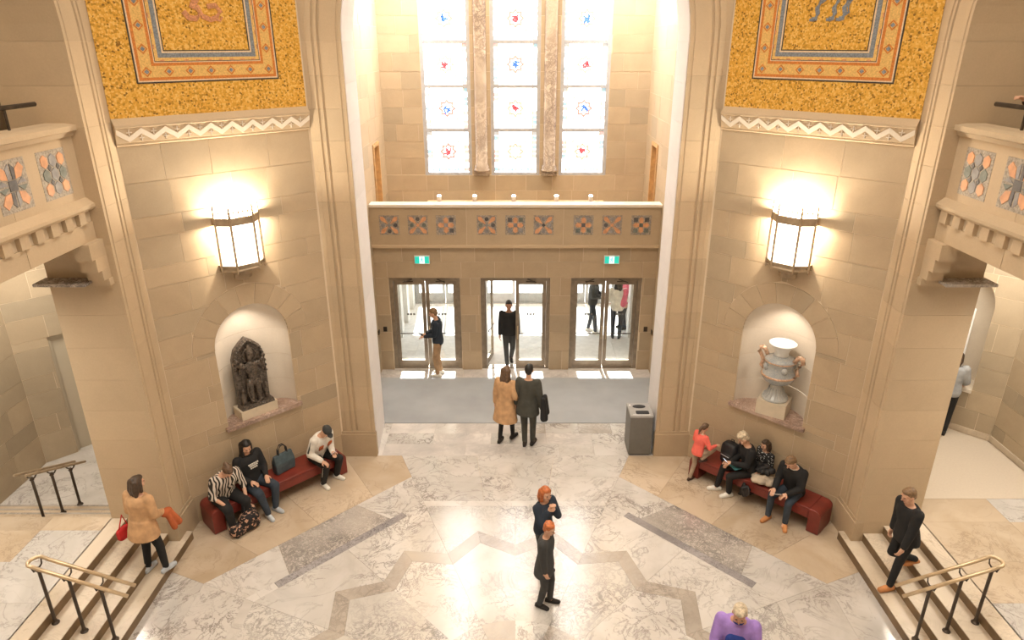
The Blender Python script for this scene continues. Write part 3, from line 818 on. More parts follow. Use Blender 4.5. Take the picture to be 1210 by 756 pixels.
    hw = core('wall_hall_' + side, f1, xr[0], xr[1], 0, TOP, [], .004, .3)
    vis = (-4, xr[1]) if sg < 0 else (xr[0], 4)
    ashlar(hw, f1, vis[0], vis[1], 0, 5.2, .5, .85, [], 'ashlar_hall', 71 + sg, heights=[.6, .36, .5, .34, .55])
    if sg < 0:
        f2 = Frame(-9.2, 11.45, 45); hole = [('r', .56, 1.5, 0, 2.51)]
        w2 = core('wall_hall_end_left', f2, -.02, 3.2, 0, 5.2, hole, .004, .3)
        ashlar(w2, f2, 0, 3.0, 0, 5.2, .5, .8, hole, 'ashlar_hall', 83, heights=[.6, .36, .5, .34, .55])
        dr = struct(empty('door_7', f2.P(1.03, .12, 0), f2.a), 'plain grey door in the left hall')
        G().box(-.47, .47, 0, .05, 0, 2.51).obj('door_leaf', 'door_grey', dr)
        G().box(-.47, -.42, -.06, 0, 0, 2.51).box(.42, .47, -.06, 0, 0, 2.51).box(-.42, .42, -.06, 0, 2.44, 2.51).obj('door_frame', 'door_grey', dr)
    else:
        f2 = Frame(9.05, 11.30, -45)   # x negative goes to -X +Y
        NCX, NH2, NZ2 = -1.19, .70, 3.14
        w2 = finecore('wall_hall_end_right', f2, -3.2, .02, 0, 5.2, (NCX, NH2, 1.5, NZ2), .004, .6)
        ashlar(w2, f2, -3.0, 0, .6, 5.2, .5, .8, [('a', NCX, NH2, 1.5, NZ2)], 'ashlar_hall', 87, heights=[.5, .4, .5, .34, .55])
        g = G().box(NCX - NH2, NCX + NH2, .5, .6, 1.5, 3.9); g.obj('niche_back', 'ashlar_pale', w2, f2.o, f2.a)
        G().box(NCX - NH2 - .0, NCX + NH2 + .0, -.04, .5, 1.44, 1.504).obj('niche_sill', 'ashlar_pale', w2, f2.o, f2.a)
        gp = empty('glass_panel', f2.P(NCX + .12, .10, 1.76), f2.a)
        tag(gp, 'white and red patterned glass panel standing in the right hall niche', 'panel')
        G().box(-.3, .3, -.02, .02, 0, 1.3).obj('panel_sheet', 'white_paint', gp)
        for k in range(8):
            G().ell(((-1) ** k * .1, -.02, .12 + .15 * k), (.09, .012, .05)).obj('red_motif', 'pane_rose', gp)
        bx = tag(G().box(-.42, .42, -.2, .24, 0, .25).obj('display_plinth', 'plinth', None, f2.P(NCX + .05, .22, 1.504), f2.a), 'low stone display block on the sill of the right hall niche', 'plinth')
        # base trim
        struct(G().box(-3, 0, -.03, .03, .6, .72).obj('baseboard_hall_end', 'step_marble', None, f2.o, f2.a))
        struct(G().box(-2.3, 3, -.03, .03, .6, .72).obj('baseboard_hall_right', 'step_marble', None, f1.o, f1.a))
    # closing walls behind
    xs = sorted((sg * 3.5, sg * 9.4))
    struct(G().box(xs[0], xs[1], 13.4, 13.6, 0, TOP).obj('wall_north_' + side, 'ceiling_plaster'))
    struct(G().box(min(sg * 9.35, sg * 9.5), max(sg * 9.35, sg * 9.5), -4, 13.6, 0, TOP).obj('wall_outer_' + side, 'ceiling_plaster'))
    # gallery rail
    rail = empty('gallery_rail', (sg * 5.88, 8.78, 6.70))
    tag(rail, 'dark metal guard rail on the %s gallery parapet' % side, 'railing')
    G().tube([(0, 0, .25), (0, -4.6, .25)], .028, 10).obj('bar', 'bronze_dark', rail)
    for yy in (-.55, -2.3, -4.0): G().tube([(0, yy, -.0), (0, yy, .25)], .016, 8).obj('bracket', 'bronze_dark', rail)
# left hall: steps going down to the door, lower floor
lst = empty('stair_flight', (-8.0, 9.03, 0)); tag(lst, 'three pale marble steps going down behind the left pier beside the hall wall', 'stairs')
for i in range(3):
    z = .45 - .15 * i
    G().box(-1.2, 1.7, .3 * i, .3 * i + .3, 0, z).obj('step', 'floor_marble_warm', lst)
    G().box(-1.2, 1.7, .3 * i + .26, .3 * i + .3, z, z + .003).obj('nosing', 'floor_marble_grey', lst)
lf = struct(G().box(-9.3, -5.0, 9.93, 13.4, -.3, 0).obj('floor_hall_left', 'floor_marble'), 'lower marble floor of the left hall')
rf = struct(G().box(6.44, 9.3, 9.5, 13.4, .3, .59).obj('floor_hall_right', 'mortar'))
tag(G().slab([(6.47, 9.5), (9.0, 9.5), (9.0, 11.25), (6.95, 13.3), (6.47, 13.3)], .59, .606).obj('hall_carpet', 'hall_carpet'), 'large beige carpet covering the floor of the right hall', 'carpet')

# ---- outer vestibule and outside
struct(G().box(-4.4, 4.4, 15.6, 20.9, -.3, -.012).obj('floor_vestibule', 'mortar'))
fv = bpy.data.objects['floor_vestibule']
for j in range(4):
    for i in range(5):
        x0 = -4.4 + 1.76 * i; y0 = 15.6 + 1.325 * j
        fpiece('floor_slab', [(x0, y0), (x0 + 1.76, y0), (x0 + 1.76, y0 + 1.325), (x0, y0 + 1.325)], 'concrete', fv)
struct(G().box(-40, 40, 20.9, 70, -.4, -.1).obj('floor_outside', 'concrete'), 'pale pavement outside')
for s, nm in ((-1, 'left'), (1, 'right')):
    xs = sorted((s * 3.36, s * 3.56))
    wv = struct(G().box(xs[0], xs[1], 16, 20.9, 0, 2.95).obj('wall_vestibule_' + nm, 'plaster_white'))
    for k in range(4):
        xs = sorted((s * 3.14, s * 3.36)); G().box(xs[0], xs[1], 16.5 + 1.1 * k, 16.85 + 1.1 * k, 0, 2.95).obj('pilaster', 'concrete', wv)
    xs = sorted((s * 3.36, s * 4.5)); struct(G().box(xs[0], xs[1], 15.75, 16.0, 0, 3.2).obj('wall_vestibule_return_' + nm, 'plaster_white'))
struct(G().box(-4.5, 4.5, 19.35, 21.0, 2.95, 3.2).box(-4.5, -3.3, 16.0, 19.35, 2.95, 3.2).box(3.3, 4.5, 16, 19.35, 2.95, 3.2).obj('ceiling_vestibule_sun_gap', 'ceiling_plaster'))  # unseen roof, its gap placed to let a sun strip reach the floor

def door_unit(n, x0, x1, y, label, frame_mat, top=2.43, outer=False, open_leaf=None):
    d = struct(empty('door_%d' % n, ((x0 + x1) / 2, y, 0)), label)
    W = (x1 - x0) / 2; fw = .09
    G().box(-W, -W + fw, -.08, .1, 0, top).obj('jamb', frame_mat, d); G().box(W - fw, W, -.08, .1, 0, top).obj('jamb', frame_mat, d)
    G().box(-W + fw, W - fw, -.08, .1, top - .1, top).obj('head', frame_mat, d)
    G().box(-W + fw, W - fw, -.08, .1, 0, .02).obj('threshold', frame_mat, d)
    for s in (-1, 1):
        hinge = s * (W - fw - .005); lw = W - fw - .012
        ang = 0
        if open_leaf == s: ang = R(-78) * s
        # leaf built from hinge at x=0 towards -s
        q = lambda a, b: tuple(sorted((-s * a, -s * b)))
        g = G()
        st = .085; zt = top - .11
        a, b = q(0, st); g.box(a, b, -.025, .025, .03, zt)
        a, b = q(lw - st, lw); g.box(a, b, -.025, .025, .03, zt)
        a, b = q(st, lw - st); g.box(a, b, -.025, .025, .03, .34 if outer else .21); g.box(a, b, -.025, .025, zt - .1, zt)
        lf_ = g.obj('leaf', frame_mat, d, (hinge, 0, 0), ang)
        a, b = q(st, lw - st)
        G().box(a, b, -.004, .004, .21, zt - .1).obj('glass', 'door_glass', lf_)
        if not outer:
            G().tube([(a, -.06, .95), (b, -.06, .95)], .014, 8).obj('push_bar', 'bronze_dark', lf_)
            mx = (a + b) / 2
            G().box(mx - .12, mx + .1, -.07, -.03, zt - .02, zt + .04).tube([(mx, -.05, zt), (mx + .12 * s, -.22, zt + .02), (mx - .12 * s, -.05, zt + .06)], .012, 6).obj('closer', 'bronze_dark', lf_)
            for k in range(3): G().box(mx - .1 + .075 * k, mx - .05 + .075 * k, -.006, -.004, 1.42, 1.47).obj('sticker', 'bin_grey', lf_)
            xm = -s * (lw - .05)
            G().tube([(xm, -.06, .8), (xm, -.06, 1.15)], .012, 8).obj('handle', 'rail_brass', lf_)
door_unit(1, DOORS[0][0], DOORS[0][1], 15.75, 'left bronze-framed glass double door below an exit sign', 'bronze_door')
door_unit(2, DOORS[1][0], DOORS[1][1], 15.75, 'middle bronze-framed glass double door, one leaf open', 'bronze_door', open_leaf=-1)
door_unit(3, DOORS[2][0], DOORS[2][1], 15.75, 'right bronze-framed glass double door', 'bronze_door')
for i, (a, b) in enumerate(((-3.2, -1.2), (-1.05, 1.05), (1.2, 3.2))):
    door_unit(4 + i, a, b, 20.4, ['left', 'middle', 'right'][i] + ' outer glass door of the porch', 'outer_frame', 2.9, True)
wo = struct(G().box(-3.4, 3.4, 20.28, 20.52, 2.9, 2.95).obj('wall_vestibule_front', 'concrete'))
for x0, x1 in ((-3.4, -3.2), (-1.2, -1.05), (1.05, 1.2), (3.2, 3.4)): G().box(x0, x1, 20.25, 20.55, 0, 2.9).obj('pier', 'outer_frame', wo)

# ---- enclosure behind the camera and above
struct(G().box(-9.5, 9.5, -4.2, -4, 0, TOP).obj('wall_back', 'ceiling_plaster'))
struct(G().box(-9.6, 9.6, -4.2, 13.6, TOP + .1, TOP + .3).box(-3.8, 3.8, 13.6, 18.4, TOP + .1, TOP + .3).obj('ceiling', 'ceiling_plaster'))

# ================================================================== THINGS
def spow(a, e): return math.copysign(abs(a) ** e, a)
def sbox(g, c, h, e=.35, seg=20, n=10, m=None):
    """soft box (superellipsoid)"""
    c = Vector(c); m = m or Matrix.Identity(3); rr = []
    for i in range(n + 1):
        a = R(-89.5 + 179 * i / n); ca, sa = spow(math.cos(a), e), spow(math.sin(a), e)
        rr.append([c + m @ Vector((h[0] * ca * spow(math.cos(2 * math.pi * j / seg), e), h[1] * ca * spow(math.sin(2 * math.pi * j / seg), e), h[2] * sa)) for j in range(seg)])
    return g.rings(rr)
BAKE = []
def blobobj(g, name, mat, parent, voxel=.012, smooth=3, loc=(0, 0, 0), rz=0.):
    """union of overlapping solids fused to one continuous skin"""
    o = g.obj(name, mat, parent, loc, rz, smooth=True)
    r = o.modifiers.new('fuse', 'REMESH'); r.mode = 'VOXEL'; r.voxel_size = voxel; r.use_smooth_shade = True
    if smooth: s = o.modifiers.new('soft', 'SMOOTH'); s.iterations = smooth; s.factor = .5
    BAKE.append(o); return o
def bake_all():
    bpy.context.view_layer.update(); dg = bpy.context.evaluated_depsgraph_get()
    new = [(o, bpy.data.meshes.new_from_object(o.evaluated_get(dg))) for o in BAKE]
    for o, me in new:
        o.modifiers.clear(); old = o.data; o.data = me; me.name = o.name
        if not me.materials:
            for m in old.materials: me.materials.append(m)
        for p in me.polygons: p.use_smooth = True
        bpy.data.meshes.remove(old)

# ---- wall lanterns
def lantern(fr, label):
    L = empty('wall_lantern', fr.P(0, 0, 4.08), fr.a); tag(L, label, 'lantern', 'lanterns on the niche walls')
    plan = [(-.343, -.10), (-.18, -.27), (.18, -.27), (.343, -.10)]
    full = [(-.343, .0)] + plan + [(.343, .0)]
    sc_ = lambda k, pts=full: [(x * k, y * k) for x, y in pts]
    def loft(rows): return G().rings([[(x, y, z) for x, y in sc_(k)] for k, z in rows])
    loft([(.25, 0), (.42, .03), (.42, .1), (.6, .16), (.62, .2)]).obj('bracket', 'bronze', L)
    loft([(1.04, .2), (1.04, .215), (.98, .23), (1.02, .28), (1.05, .285), (1.05, .3)]).obj('bottom_frame', 'bronze', L)
    # open top ring
    g = G()
    for i in range(5):
        a, b = full[i], full[i + 1]
        q = lambda k0, k1, z0, z1: g.add([(a[0] * k0, a[1] * k0, z0), (b[0] * k0, b[1] * k0, z0), (b[0] * k0, b[1] * k0, z1), (a[0] * k0, a[1] * k0, z1), (a[0] * k1, a[1] * k1, z0), (b[0] * k1, b[1] * k1, z0), (b[0] * k1, b[1] * k1, z1), (a[0] * k1, a[1] * k1, z1)],
                                         [(0, 1, 2, 3), (4, 7, 6, 5), (0, 4, 5, 1), (3, 2, 6, 7), (1, 5, 6, 2), (0, 3, 7, 4)])
        q(1.05, .97, .94, 1.06)
    g.obj('top_frame', 'bronze', L)
    for i in range(3):
        a, b = plan[i], plan[i + 1]
        g = G().add([(a[0] * .98, a[1] * .98, .3), (b[0] * .98, b[1] * .98, .3), (b[0] * .98, b[1] * .98, .94), (a[0] * .98, a[1] * .98, .94)], [(0, 1, 2, 3)])
        k = .965; g.add([(a[0] * k, a[1] * k, .3), (b[0] * k, b[1] * k, .3), (b[0] * k, b[1] * k, .94), (a[0] * k, a[1] * k, .94)], [(3, 2, 1, 0)])
        g.obj('glass_pane', 'lantern_glass', L)
        n = 5 if i == 1 else 3
        for j in range(1, n):
            t = j / n; x, y = a[0] + (b[0] - a[0]) * t, a[1] + (b[1] - a[1]) * t
            G().tube([(x * 1.02, y * 1.02, 1.07), (x * 1.02, y * 1.02, 1.13)], .008, 6).ell((x * 1.02, y * 1.02, 1.14), (.018, .018, .022), seg=8, n=6).obj('crest', 'bronze', L)
    for x, y in plan:
        G().tube([(x * 1.02, y * 1.02, .22), (x * 1.02, y * 1.02, 1.1)], .019, 6).lathe([(.02, 1.1), (.024, 1.13), (.012, 1.17), (.018, 1.2), (.002, 1.26)], 8, (x * 1.02, y * 1.02, 0)).lathe([(.004, .15), (.018, .19), (.012, .22)], 8, (x * 1.02, y * 1.02, 0)).obj('corner_bar', 'bronze', L)
    d = bpy.data.lights.new('lantern_bulb', 'POINT'); d.energy = 240; d.color = (1, .86, .66); d.shadow_soft_size = .07
    o = bpy.data.objects.new('lantern_bulb', d); COL.objects.link(o); o.parent = L; o.location = (0, -.15, 1.0)
lantern(F_DL, 'glowing bronze-framed wall lantern above the niche with the dark statue')
lantern(F_DR, 'glowing bronze-framed wall lantern above the niche with the white urn')
for fr, xx in ((F_DL, .0), (F_DR, 0)):
    d = bpy.data.lights.new('niche_spot', 'SPOT'); d.energy = 26; d.color = (1, .87, .74); d.spot_size = R(125); d.spot_blend = .8; d.shadow_soft_size = .04
    o = bpy.data.objects.new('niche_spot', d); COL.objects.link(o); o.location = fr.P(0, .08, NZS + .52); o.rotation_euler = (R(14), 0, fr.a)

# ---- statue
plain('stele_stone', (.085, .066, .05), .38, var=.85, scale=30, bmp=.4)
B = empty('statue_plinth', F_DL.P(-.06, .17, NZ0 + .004), F_DL.a); tag(B, 'cream stone block under the dark carved statue', 'plinth')
G().box(-.33, .33, -.16, .16, 0, .15).obj('block', 'plinth', B); G().box(-.335, .335, -.165, .165, .15, .17).obj('top_slab', 'plinth', B)
S = empty('carved_stele', F_DL.P(-.06, .17, NZ0 + .174), F_DL.a); S.scale = (1.1, 1.1, 1.1); tag(S, 'dark carved stone relief of a standing figure with pointed arched top', 'statue')
g = G()
out = [(-.25, 0), (.25, 0), (.26, .55), (.255, .82), (.2, .98), (.1, 1.08), (0, 1.15), (-.1, 1.08), (-.2, .98), (-.255, .82), (-.26, .55)]
g.prism(out, -.02, .09)
blobobj(g, 'back_slab', 'stele_stone', S, .013, 2)
g = G()
rim = out[2:]
for a, b in zip(rim[:-1], rim[1:]):      # beaded rim
    for t in (0, .33, .66): g.ell(((a[0] + (b[0] - a[0]) * t) * .93, -.03, (a[1] + (b[1] - a[1]) * t) * .965), (.026, .03, .026), seg=8, n=6)
g.tube([(.11 * math.cos(R(20 * i)), -.045, .86 + .12 * math.sin(R(20 * i))) for i in range(18)], .014, 6, True)
o = blobobj(g, 'beaded_rim', 'stele_stone', S, .008, 1); o['kind'] = 'stuff'
g = G(); A3 = lambda x, z, y=-.06: (x, y, z)
g.ell(A3(0, .84), (.058, .055, .075)).lathe([(.055, 0), (.06, .03), (.035, .09), (.012, .15)], 12, (0, -.06, .89))
g.ell(A3(0, .66), (.11, .06, .12)).ell(A3(0, .52), (.075, .055, .09)).ell(A3(0, .43), (.1, .06, .07))
for s in (-1, 1):
    g.caps(A3(s * .06, .42), .058, A3(s * .065, .22), .045).caps(A3(s * .065, .22), .045, A3(s * .06, .06), .036).ell(A3(s * .075, .03, -.1), (.035, .07, .03))
    g.caps(A3(s * .12, .71), .038, A3(s * .19, .6), .03).caps(A3(s * .19, .6), .03, A3(s * .17, .72, -.1), .026).ell(A3(s * .17, .76, -.1), (.035, .03, .04))
    g.caps(A3(s * .12, .7), .035, A3(s * .21, .74, -.04), .028).ell(A3(s * .215, .8, -.05), (.034, .03, .045))
g.tube([(-.1, -.1, .5), (-.13, -.11, .3), (-.1, -.12, .12), (0, -.12, .07), (.1, -.12, .12), (.13, -.11, .3), (.1, -.1, .5)], .014, 6)
blobobj(g, 'standing_figure', 'stele_stone', S, .0085, 1)
for s in (-1, 1):
    g = G(); g.ell((s * .185, -.05, .3), (.035, .04, .045)).ell((s * .185, -.05, .2), (.045, .045, .07)).caps((s * .185, -.05, .16), .045, (s * .185, -.05, .03), .035)
    blobobj(g, 'attendant', 'stele_stone', S, .009, 1)
G().prism([(-.27, -.0), (.27, 0), (.25, .07), (-.25, .07)], -.14, .06).obj('carved_foot', 'stele_stone', S)
# ---- urn
marble('urn_glaze', (.60, .59, .55), (.38, .39, .38), (.22, .28, .34), 6, .05, .18, .6, 1.5)
plain('urn_gilt', (.56, .36, .24), .4, .1, .35, 25)
P_ = empty('urn_plinth', F_DR.P(.04, .16, NZ0 + .004), F_DR.a + R(10)); tag(P_, 'square cream stone block under the white urn', 'plinth')
G().box(-.25, .25, -.22, .2, 0, .27).obj('block', 'plinth', P_)
U = empty('ornate_urn', F_DR.P(.04, .15, NZ0 + .274), F_DR.a); U.scale = (1.13, 1.13, 1.1); tag(U, 'white and grey-blue ornate ceramic urn with two scrolled handles', 'urn')
G().lathe([(.0, 0), (.19, 0), (.2, .02), (.19, .04), (.15, .07), (.12, .12), (.095, .2), (.085, .24), (.1, .27)], 28).obj('foot', 'urn_glaze', U, smooth=True)
g = G()
for i in range(16): a = R(22.5 * i); g.tube([(.185 * math.cos(a), .185 * math.sin(a), .045), (.125 * math.cos(a), .125 * math.sin(a), .12), (.1 * math.cos(a), .1 * math.sin(a), .2)], .012, 5)
o = g.obj('fluting', 'urn_glaze', U); o['kind'] = 'stuff'
G().lathe([(.09, .26), (.15, .29), (.21, .34), (.245, .40), (.25, .43), (.235, .46), (.215, .5), (.2, .56), (.205, .62), (.225, .66), (.23, .69), (.2, .71), (.14, .73), (.11, .76)], 32).obj('body', 'urn_glaze', U, smooth=True)
G().lathe([(.245, .415), (.262, .43), (.245, .45)], 32).lathe([(.22, .655), (.238, .675), (.22, .695)], 32).obj('gilt_band', 'urn_gilt', U, smooth=True)
G().lathe([(.11, .75), (.1, .8), (.115, .86), (.16, .92), (.2, .95), (.205, .965), (.19, .97), (.14, .945), (.0, .94)], 32).obj('neck', 'white_paint', U, smooth=True)
for s in (-1, 1):
    G().tube([(s * .2, 0, .69), (s * .27, -.0, .80), (s * .33, 0, .79), (s * .345, 0, .72), (s * .30, 0, .66), (s * .265, 0, .58), (s * .29, 0, .5), (s * .25, 0, .45)], [.03, .035, .04, .035, .028, .028, .03, .02], 8).ell((s * .3, 0, .8), (.05, .04, .035), seg=10, n=6).obj('handle', 'urn_gilt', U, smooth=True)
for k in range(4): G().ell((.2 * math.cos(R(90 * k + 45)), .2 * math.sin(R(90 * k + 45)), .57), (.05, .05, .06), seg=10, n=6).obj('relief_medallion', 'urn_glaze', U, smooth=True)

# ---- benches
def bench(fr, x0, x1, label):
    b = empty('bench', fr.P((x0 + x1) / 2, 0, 0), fr.a); tag(b, label, 'bench', 'red leather benches against the niche walls')
    W = (x1 - x0) / 2; H_ = .45; r = .11; t = .2
    def arc(cx, cz, a0, a1, r): return [(cx + r * math.cos(R(a0 + (a1 - a0) * i / 6)), cz + r * math.sin(R(a0 + (a1 - a0) * i / 6))) for i in range(7)]
    def soft(poly, ya, yb, e=.035):
        c = (sum(p[0] for p in poly) / len(poly), sum(p[1] for p in poly) / len(poly))
        def sh(k): return [(c[0] + (x - c[0]) * (1 - k / W), c[1] + (z - c[1]) * (1 - k * 3)) for x, z in poly]
        rows = [(ya + e, 0), (yb - e, 0)]
        g = G(); n_ = len(poly)
        g.rings([[(x, ya, z) for x, z in sh(e * .7)], [(x, ya + e * .3, z) for x, z in sh(e * .2)], [(x, ya + e, z) for x, z in poly], [(x, yb - e, z) for x, z in poly], [(x, yb - e * .3, z) for x, z in sh(e * .2)], [(x, yb, z) for x, z in sh(e * .7)]])
        return g
    seat = [(-W + t, H_ - t)] + [(W - t, H_ - t), (W - t, H_), (-W + t, H_)]
    soft(seat, -.55, -.04).obj('seat', 'red_leather', b, smooth=False)
    for s in (-1, 1):
        pts = [(W - t + .002, .0), (W, .0)] + arc(W - r, H_ - r, 0, 90, r) + [(W - t + .002, H_)]
        pts = [(s * x, z) for x, z in (pts if s > 0 else pts[::-1])]
        soft(pts, -.55, -.04).obj('end_panel', 'red_leather', b, smooth=False)
        xs = s * (W - t)
        G().tube([(xs, -.545, H_ - t), (xs, -.552, H_ - .03), (xs, -.5, H_ + .003), (xs, -.06, H_ + .003)], .006, 5).obj('seam', 'red_leather_seam', b)
    G().tube([(-W + t, -.553, H_ - .05), (W - t, -.553, H_ - .05)], .005, 5).obj('seam', 'red_leather_seam', b)
    return b
bench(F_DL, -1.36, 1.19, 'red leather bench below the statue niche')
bench(F_DR, -1.08, 1.39, 'red leather bench below the urn niche')

# ---- litter bin
bn = empty('recycling_bin', (2.47, 11.97, 0)); tag(bn, 'grey two-slot recycling bin beside the right entrance pier', 'bin')
G().box(-.22, .22, -.26, .26, .03, .86).obj('body', 'bin_grey', bn); G().box(-.2, .2, -.24, .24, 0, .03).obj('base', 'black', bn)
G().box(-.225, .225, -.265, .265, .86, .9).obj('lid', 'bin_top', bn)
g = G().slab([(.13 * math.cos(R(20 * i)), .12 + .07 * math.sin(R(20 * i))) for i in range(18)], .9, .904); g.obj('slot', 'black', bn)
g = G(); sbox(g, (.03, -.12, .9), (.13, .07, .006), .3); g.obj('slot', 'black', bn)
G().box(-.19, -.16, .15, .2, .9, .903).obj('sign_mark', 'white_paint', bn); G().box(-.17, .17, -.215, -.2, .9, .903).obj('sign_mark', 'white_paint', bn)

# ---- exit signs
for x, lab in ((-2.2, 'green running-man exit sign above the left door'), (2.27, 'green running-man exit sign above the right door')):
    e = empty('exit_sign', (x, 15.59, 2.80)); tag(e, lab, 'sign', 'exit signs over the doors')
    G().box(-.18, .18, -.06, 0, 0, .2).obj('case', 'white_paint', e)
    G().box(-.165, .165, -.064, -.06, .015, .185).obj('green_face', 'exit_green', e)
    G().box(-.06, .06, -.067, -.064, .015, .185).obj('door_symbol', 'exit_white', e)
    g = G(); d = -.0695
    T_ = lambda pts, r: g.tube([(a, d, c) for a, c in pts], r, 6)
    g.ell((.008, d, .158), (.013, .002, .013), seg=10, n=6)
    T_([(.004, .14), (-.004, .095)], .013); T_([(-.002, .135), (-.03, .12), (-.038, .1)], .006); T_([(.004, .135), (.028, .118), (.042, .128)], .006)
    T_([(-.004, .095), (.018, .075), (.012, .04), (.024, .036)], .0075); T_([(-.006, .095), (-.018, .07), (-.044, .052)], .0075)
    for v in g.v: v.y = d + (v.y - d) * .15
    o = g.obj('running_figure', 'exit_green', e)

# ---- spot lamps on the balcony
for i, x in enumerate((-1.82, -.97, -.04, .98, 1.8)):
    s = empty('spot_lamp', (x, 16.3, 4.13)); tag(s, 'small white spot lamp on the balcony ledge, %s from the left' % ['first', 'second', 'third', 'fourth', 'fifth'][i], 'lamp', 'spot lamps behind the balcony parapet')
    G().lathe([(.035, 0), (.05, .02), (.055, .1), (.05, .12)], 14).obj('lamp_body', 'white_paint', s)
    G().ell((0, 0, .13), (.05, .05, .025), seg=12, n=6).obj('lamp_lens', 'spot_lens', s)
lg = empty('lamp_ledge', (0, 16.3, 3.2)); tag(lg, 'low pale ledge carrying the spot lamps behind the parapet', 'ledge')
G().box(-2.1, 2.1, -.1, .1, .88, .93).obj('shelf', 'oak', lg)
for x in (-1.9, 0, 1.9): G().box(x - .04, x + .04, -.08, .08, 0, .88).obj('support', 'plinth', lg)

# ---- handrails
def post(par, x, y, z, h, arms):
    G().tube([(x, y, z), (x, y, z + h)], .022, 10).lathe([(.05, 0), (.05, .012), (.03, .03), (.024, .06)], 12, (x, y, z)).lathe([(.024, -.06), (.036, -.04), (.024, -.015)], 10, (x, y, z + h)).obj('post', 'bronze_dark', par)
    for (ax, ay, az) in arms:
        G().tube([(x, y, z + h - .02), (x + (ax - x) * .6, y + (ay - y) * .8, z + h), (ax, ay, az - .02)], .012, 6).obj('arm', 'bronze_dark', par)
def stair_rail(sg, label):
    r = empty('stair_handrail', (sg * 5.4, 7.03, 0)); tag(r, label, 'handrail', 'brass stair handrails')
    X = lambda x: sg * (x - 5.4)
    ya, yb = -.115, .075
    zr = lambda x: 1.0 + .42 * (x - 5.03)
    arc = [(X(6.14 + .10 * math.cos(R(a))), -.02 + .095 * math.sin(R(a)), zr(6.14) + .01) for a in range(90, -91, -15)]
    G().tube([(X(5.02), yb, zr(5.02))] + [(X(6.05), yb, zr(6.05))] + arc + [(X(6.05), ya, zr(6.05)), (X(5.02), ya, zr(5.02))], .024, 10).obj('rail', 'rail_brass', r, smooth=True)
    for x, z in ((5.42, .15), (5.80, .3), (6.15, .45)):
        h = zr(x) - .09 - z
        post(r, X(x), -.02, z, h, [(X(x), ya, zr(x)), (X(x), yb, zr(x))])
stair_rail(-1, 'brass double handrail on dark posts on the left steps')
stair_rail(1, 'brass double handrail on dark posts on the right steps')
r = empty('stair_handrail', (-7.62, 9.1, 0)); tag(r, 'short dark handrail with three posts going down the left hall steps', 'handrail')
zr = lambda y: 1.38 - .47 * y
for xo in (-.09, .09): G().tube([(xo, -.2, zr(-.2)), (xo, 1.12, zr(1.12))], .022, 8).obj('rail', 'bronze', r)
for y_, z_ in ((.0, .45), (.42, .3), (.85, .0)):
    z_ = .45 if y_ == 0 else (.3 if y_ < .5 else .15)
    post(r, 0, y_, z_, zr(y_) - .08 - z_, [(-.09, y_, zr(y_)), (.09, y_, zr(y_))])

# ---- bags on the benches
plain('bag_slate', (.055, .085, .10), .5, var=.3, scale=14, bmp=.3)
plain('bag_black', (.012, .012, .015), .5, var=.2)
bg_ = empty('tote_bag', F_DL.P(.10, -.26, .452), F_DL.a + R(8)); tag(bg_, 'dark blue-grey tote bag standing upright on the left bench', 'bag')
g = G(); g.rings([[(x * .19, y * .07, 0) for x, y in ((-1, -1), (1, -1), (1, 1), (-1, 1))], [(x * .2, y * .075, .2) for x, y in ((-1, -1), (1, -1), (1, 1), (-1, 1))], [(x * .185, y * .03, .36) for x, y in ((-1, -1), (1, -1), (1, 1), (-1, 1))]])
blobobj(g, 'bag_body', 'bag_slate', bg_, .012, 4)
for yy in (-.02, .02): G().tube([(-.09, yy, .34), (-.08, yy, .46), (-.03, yy, .53), (.03, yy, .53), (.08, yy, .46), (.09, yy, .34)], .011, 6).obj('strap', 'bag_black', bg_)
bk = empty('backpack', F_DR.P(-.44, -.26, .452), F_DR.a + R(-10)); tag(bk, 'black backpack on the right bench beside the child in pink', 'backpack')
g = G(); sbox(g, (0, 0, .21), (.17, .12, .22), .55); sbox(g, (.0, -.11, .13), (.12, .05, .1), .6)
blobobj(g, 'pack_body', 'bag_black', bk, .013, 3)
G().tube([(-.03, .02, .42), (-.02, .02, .48), (.03, .02, .48), (.04, .02, .42)], .01, 6).obj('carry_loop', 'bag_black', bk)
G().tube([(-.09, -.155, .2), (.09, -.155, .2)], .006, 5).obj('zip', 'lead', bk)
plain('coat_cream', (.52, .43, .33), .9, var=.25, scale=10, bmp=.4)
plain('coat_black', (.014, .013, .014), .6, var=.4, scale=10, bmp=.4)
rc = random.Random(2)
def heap(name, x, y, z, rx, ry, h, mat, label):
    e = empty(name, F_DR.P(x, y, z), F_DR.a); tag(e, label, 'coat')
    g = G()
    for i in range(9):
        a = R(40 * i + rc.uniform(-15, 15)); k = rc.uniform(.3, .75)
        g.ell((rx * k * math.cos(a), ry * k * math.sin(a), h * rc.uniform(.35, .6)), (rx * rc.uniform(.35, .55), ry * rc.uniform(.35, .6), h * rc.uniform(.3, .45)), Matrix.Rotation(a, 3, 'Z'), 10, 6)
    g.ell((0, 0, h * .4), (rx * .8, ry * .8, h * .4))
    blobobj(g, 'folds', mat, e, .014, 2)
    g = G().tube([(-rx * .5, -ry * .9, h * .2), (-rx * .2, -ry * .6, h * .7), (rx * .2, -ry * .2, h * .85), (rx * .6, ry * .2, h * .6)], .035, 8)
    g.obj('sleeve', mat, e, smooth=True)
heap('folded_coat', .28, -.36, .45, .26, .2, .16, 'coat_cream', 'crumpled cream coat lying on the right bench')
heap('black_jacket', .26, -.30, .60, .17, .14, .15, 'coat_black', 'black padded jacket heaped on the cream coat')
heap('hanging_coat', .09, -.62, .16, .12, .07, .26, 'coat_black', 'dark coat hanging off the front of the right bench')

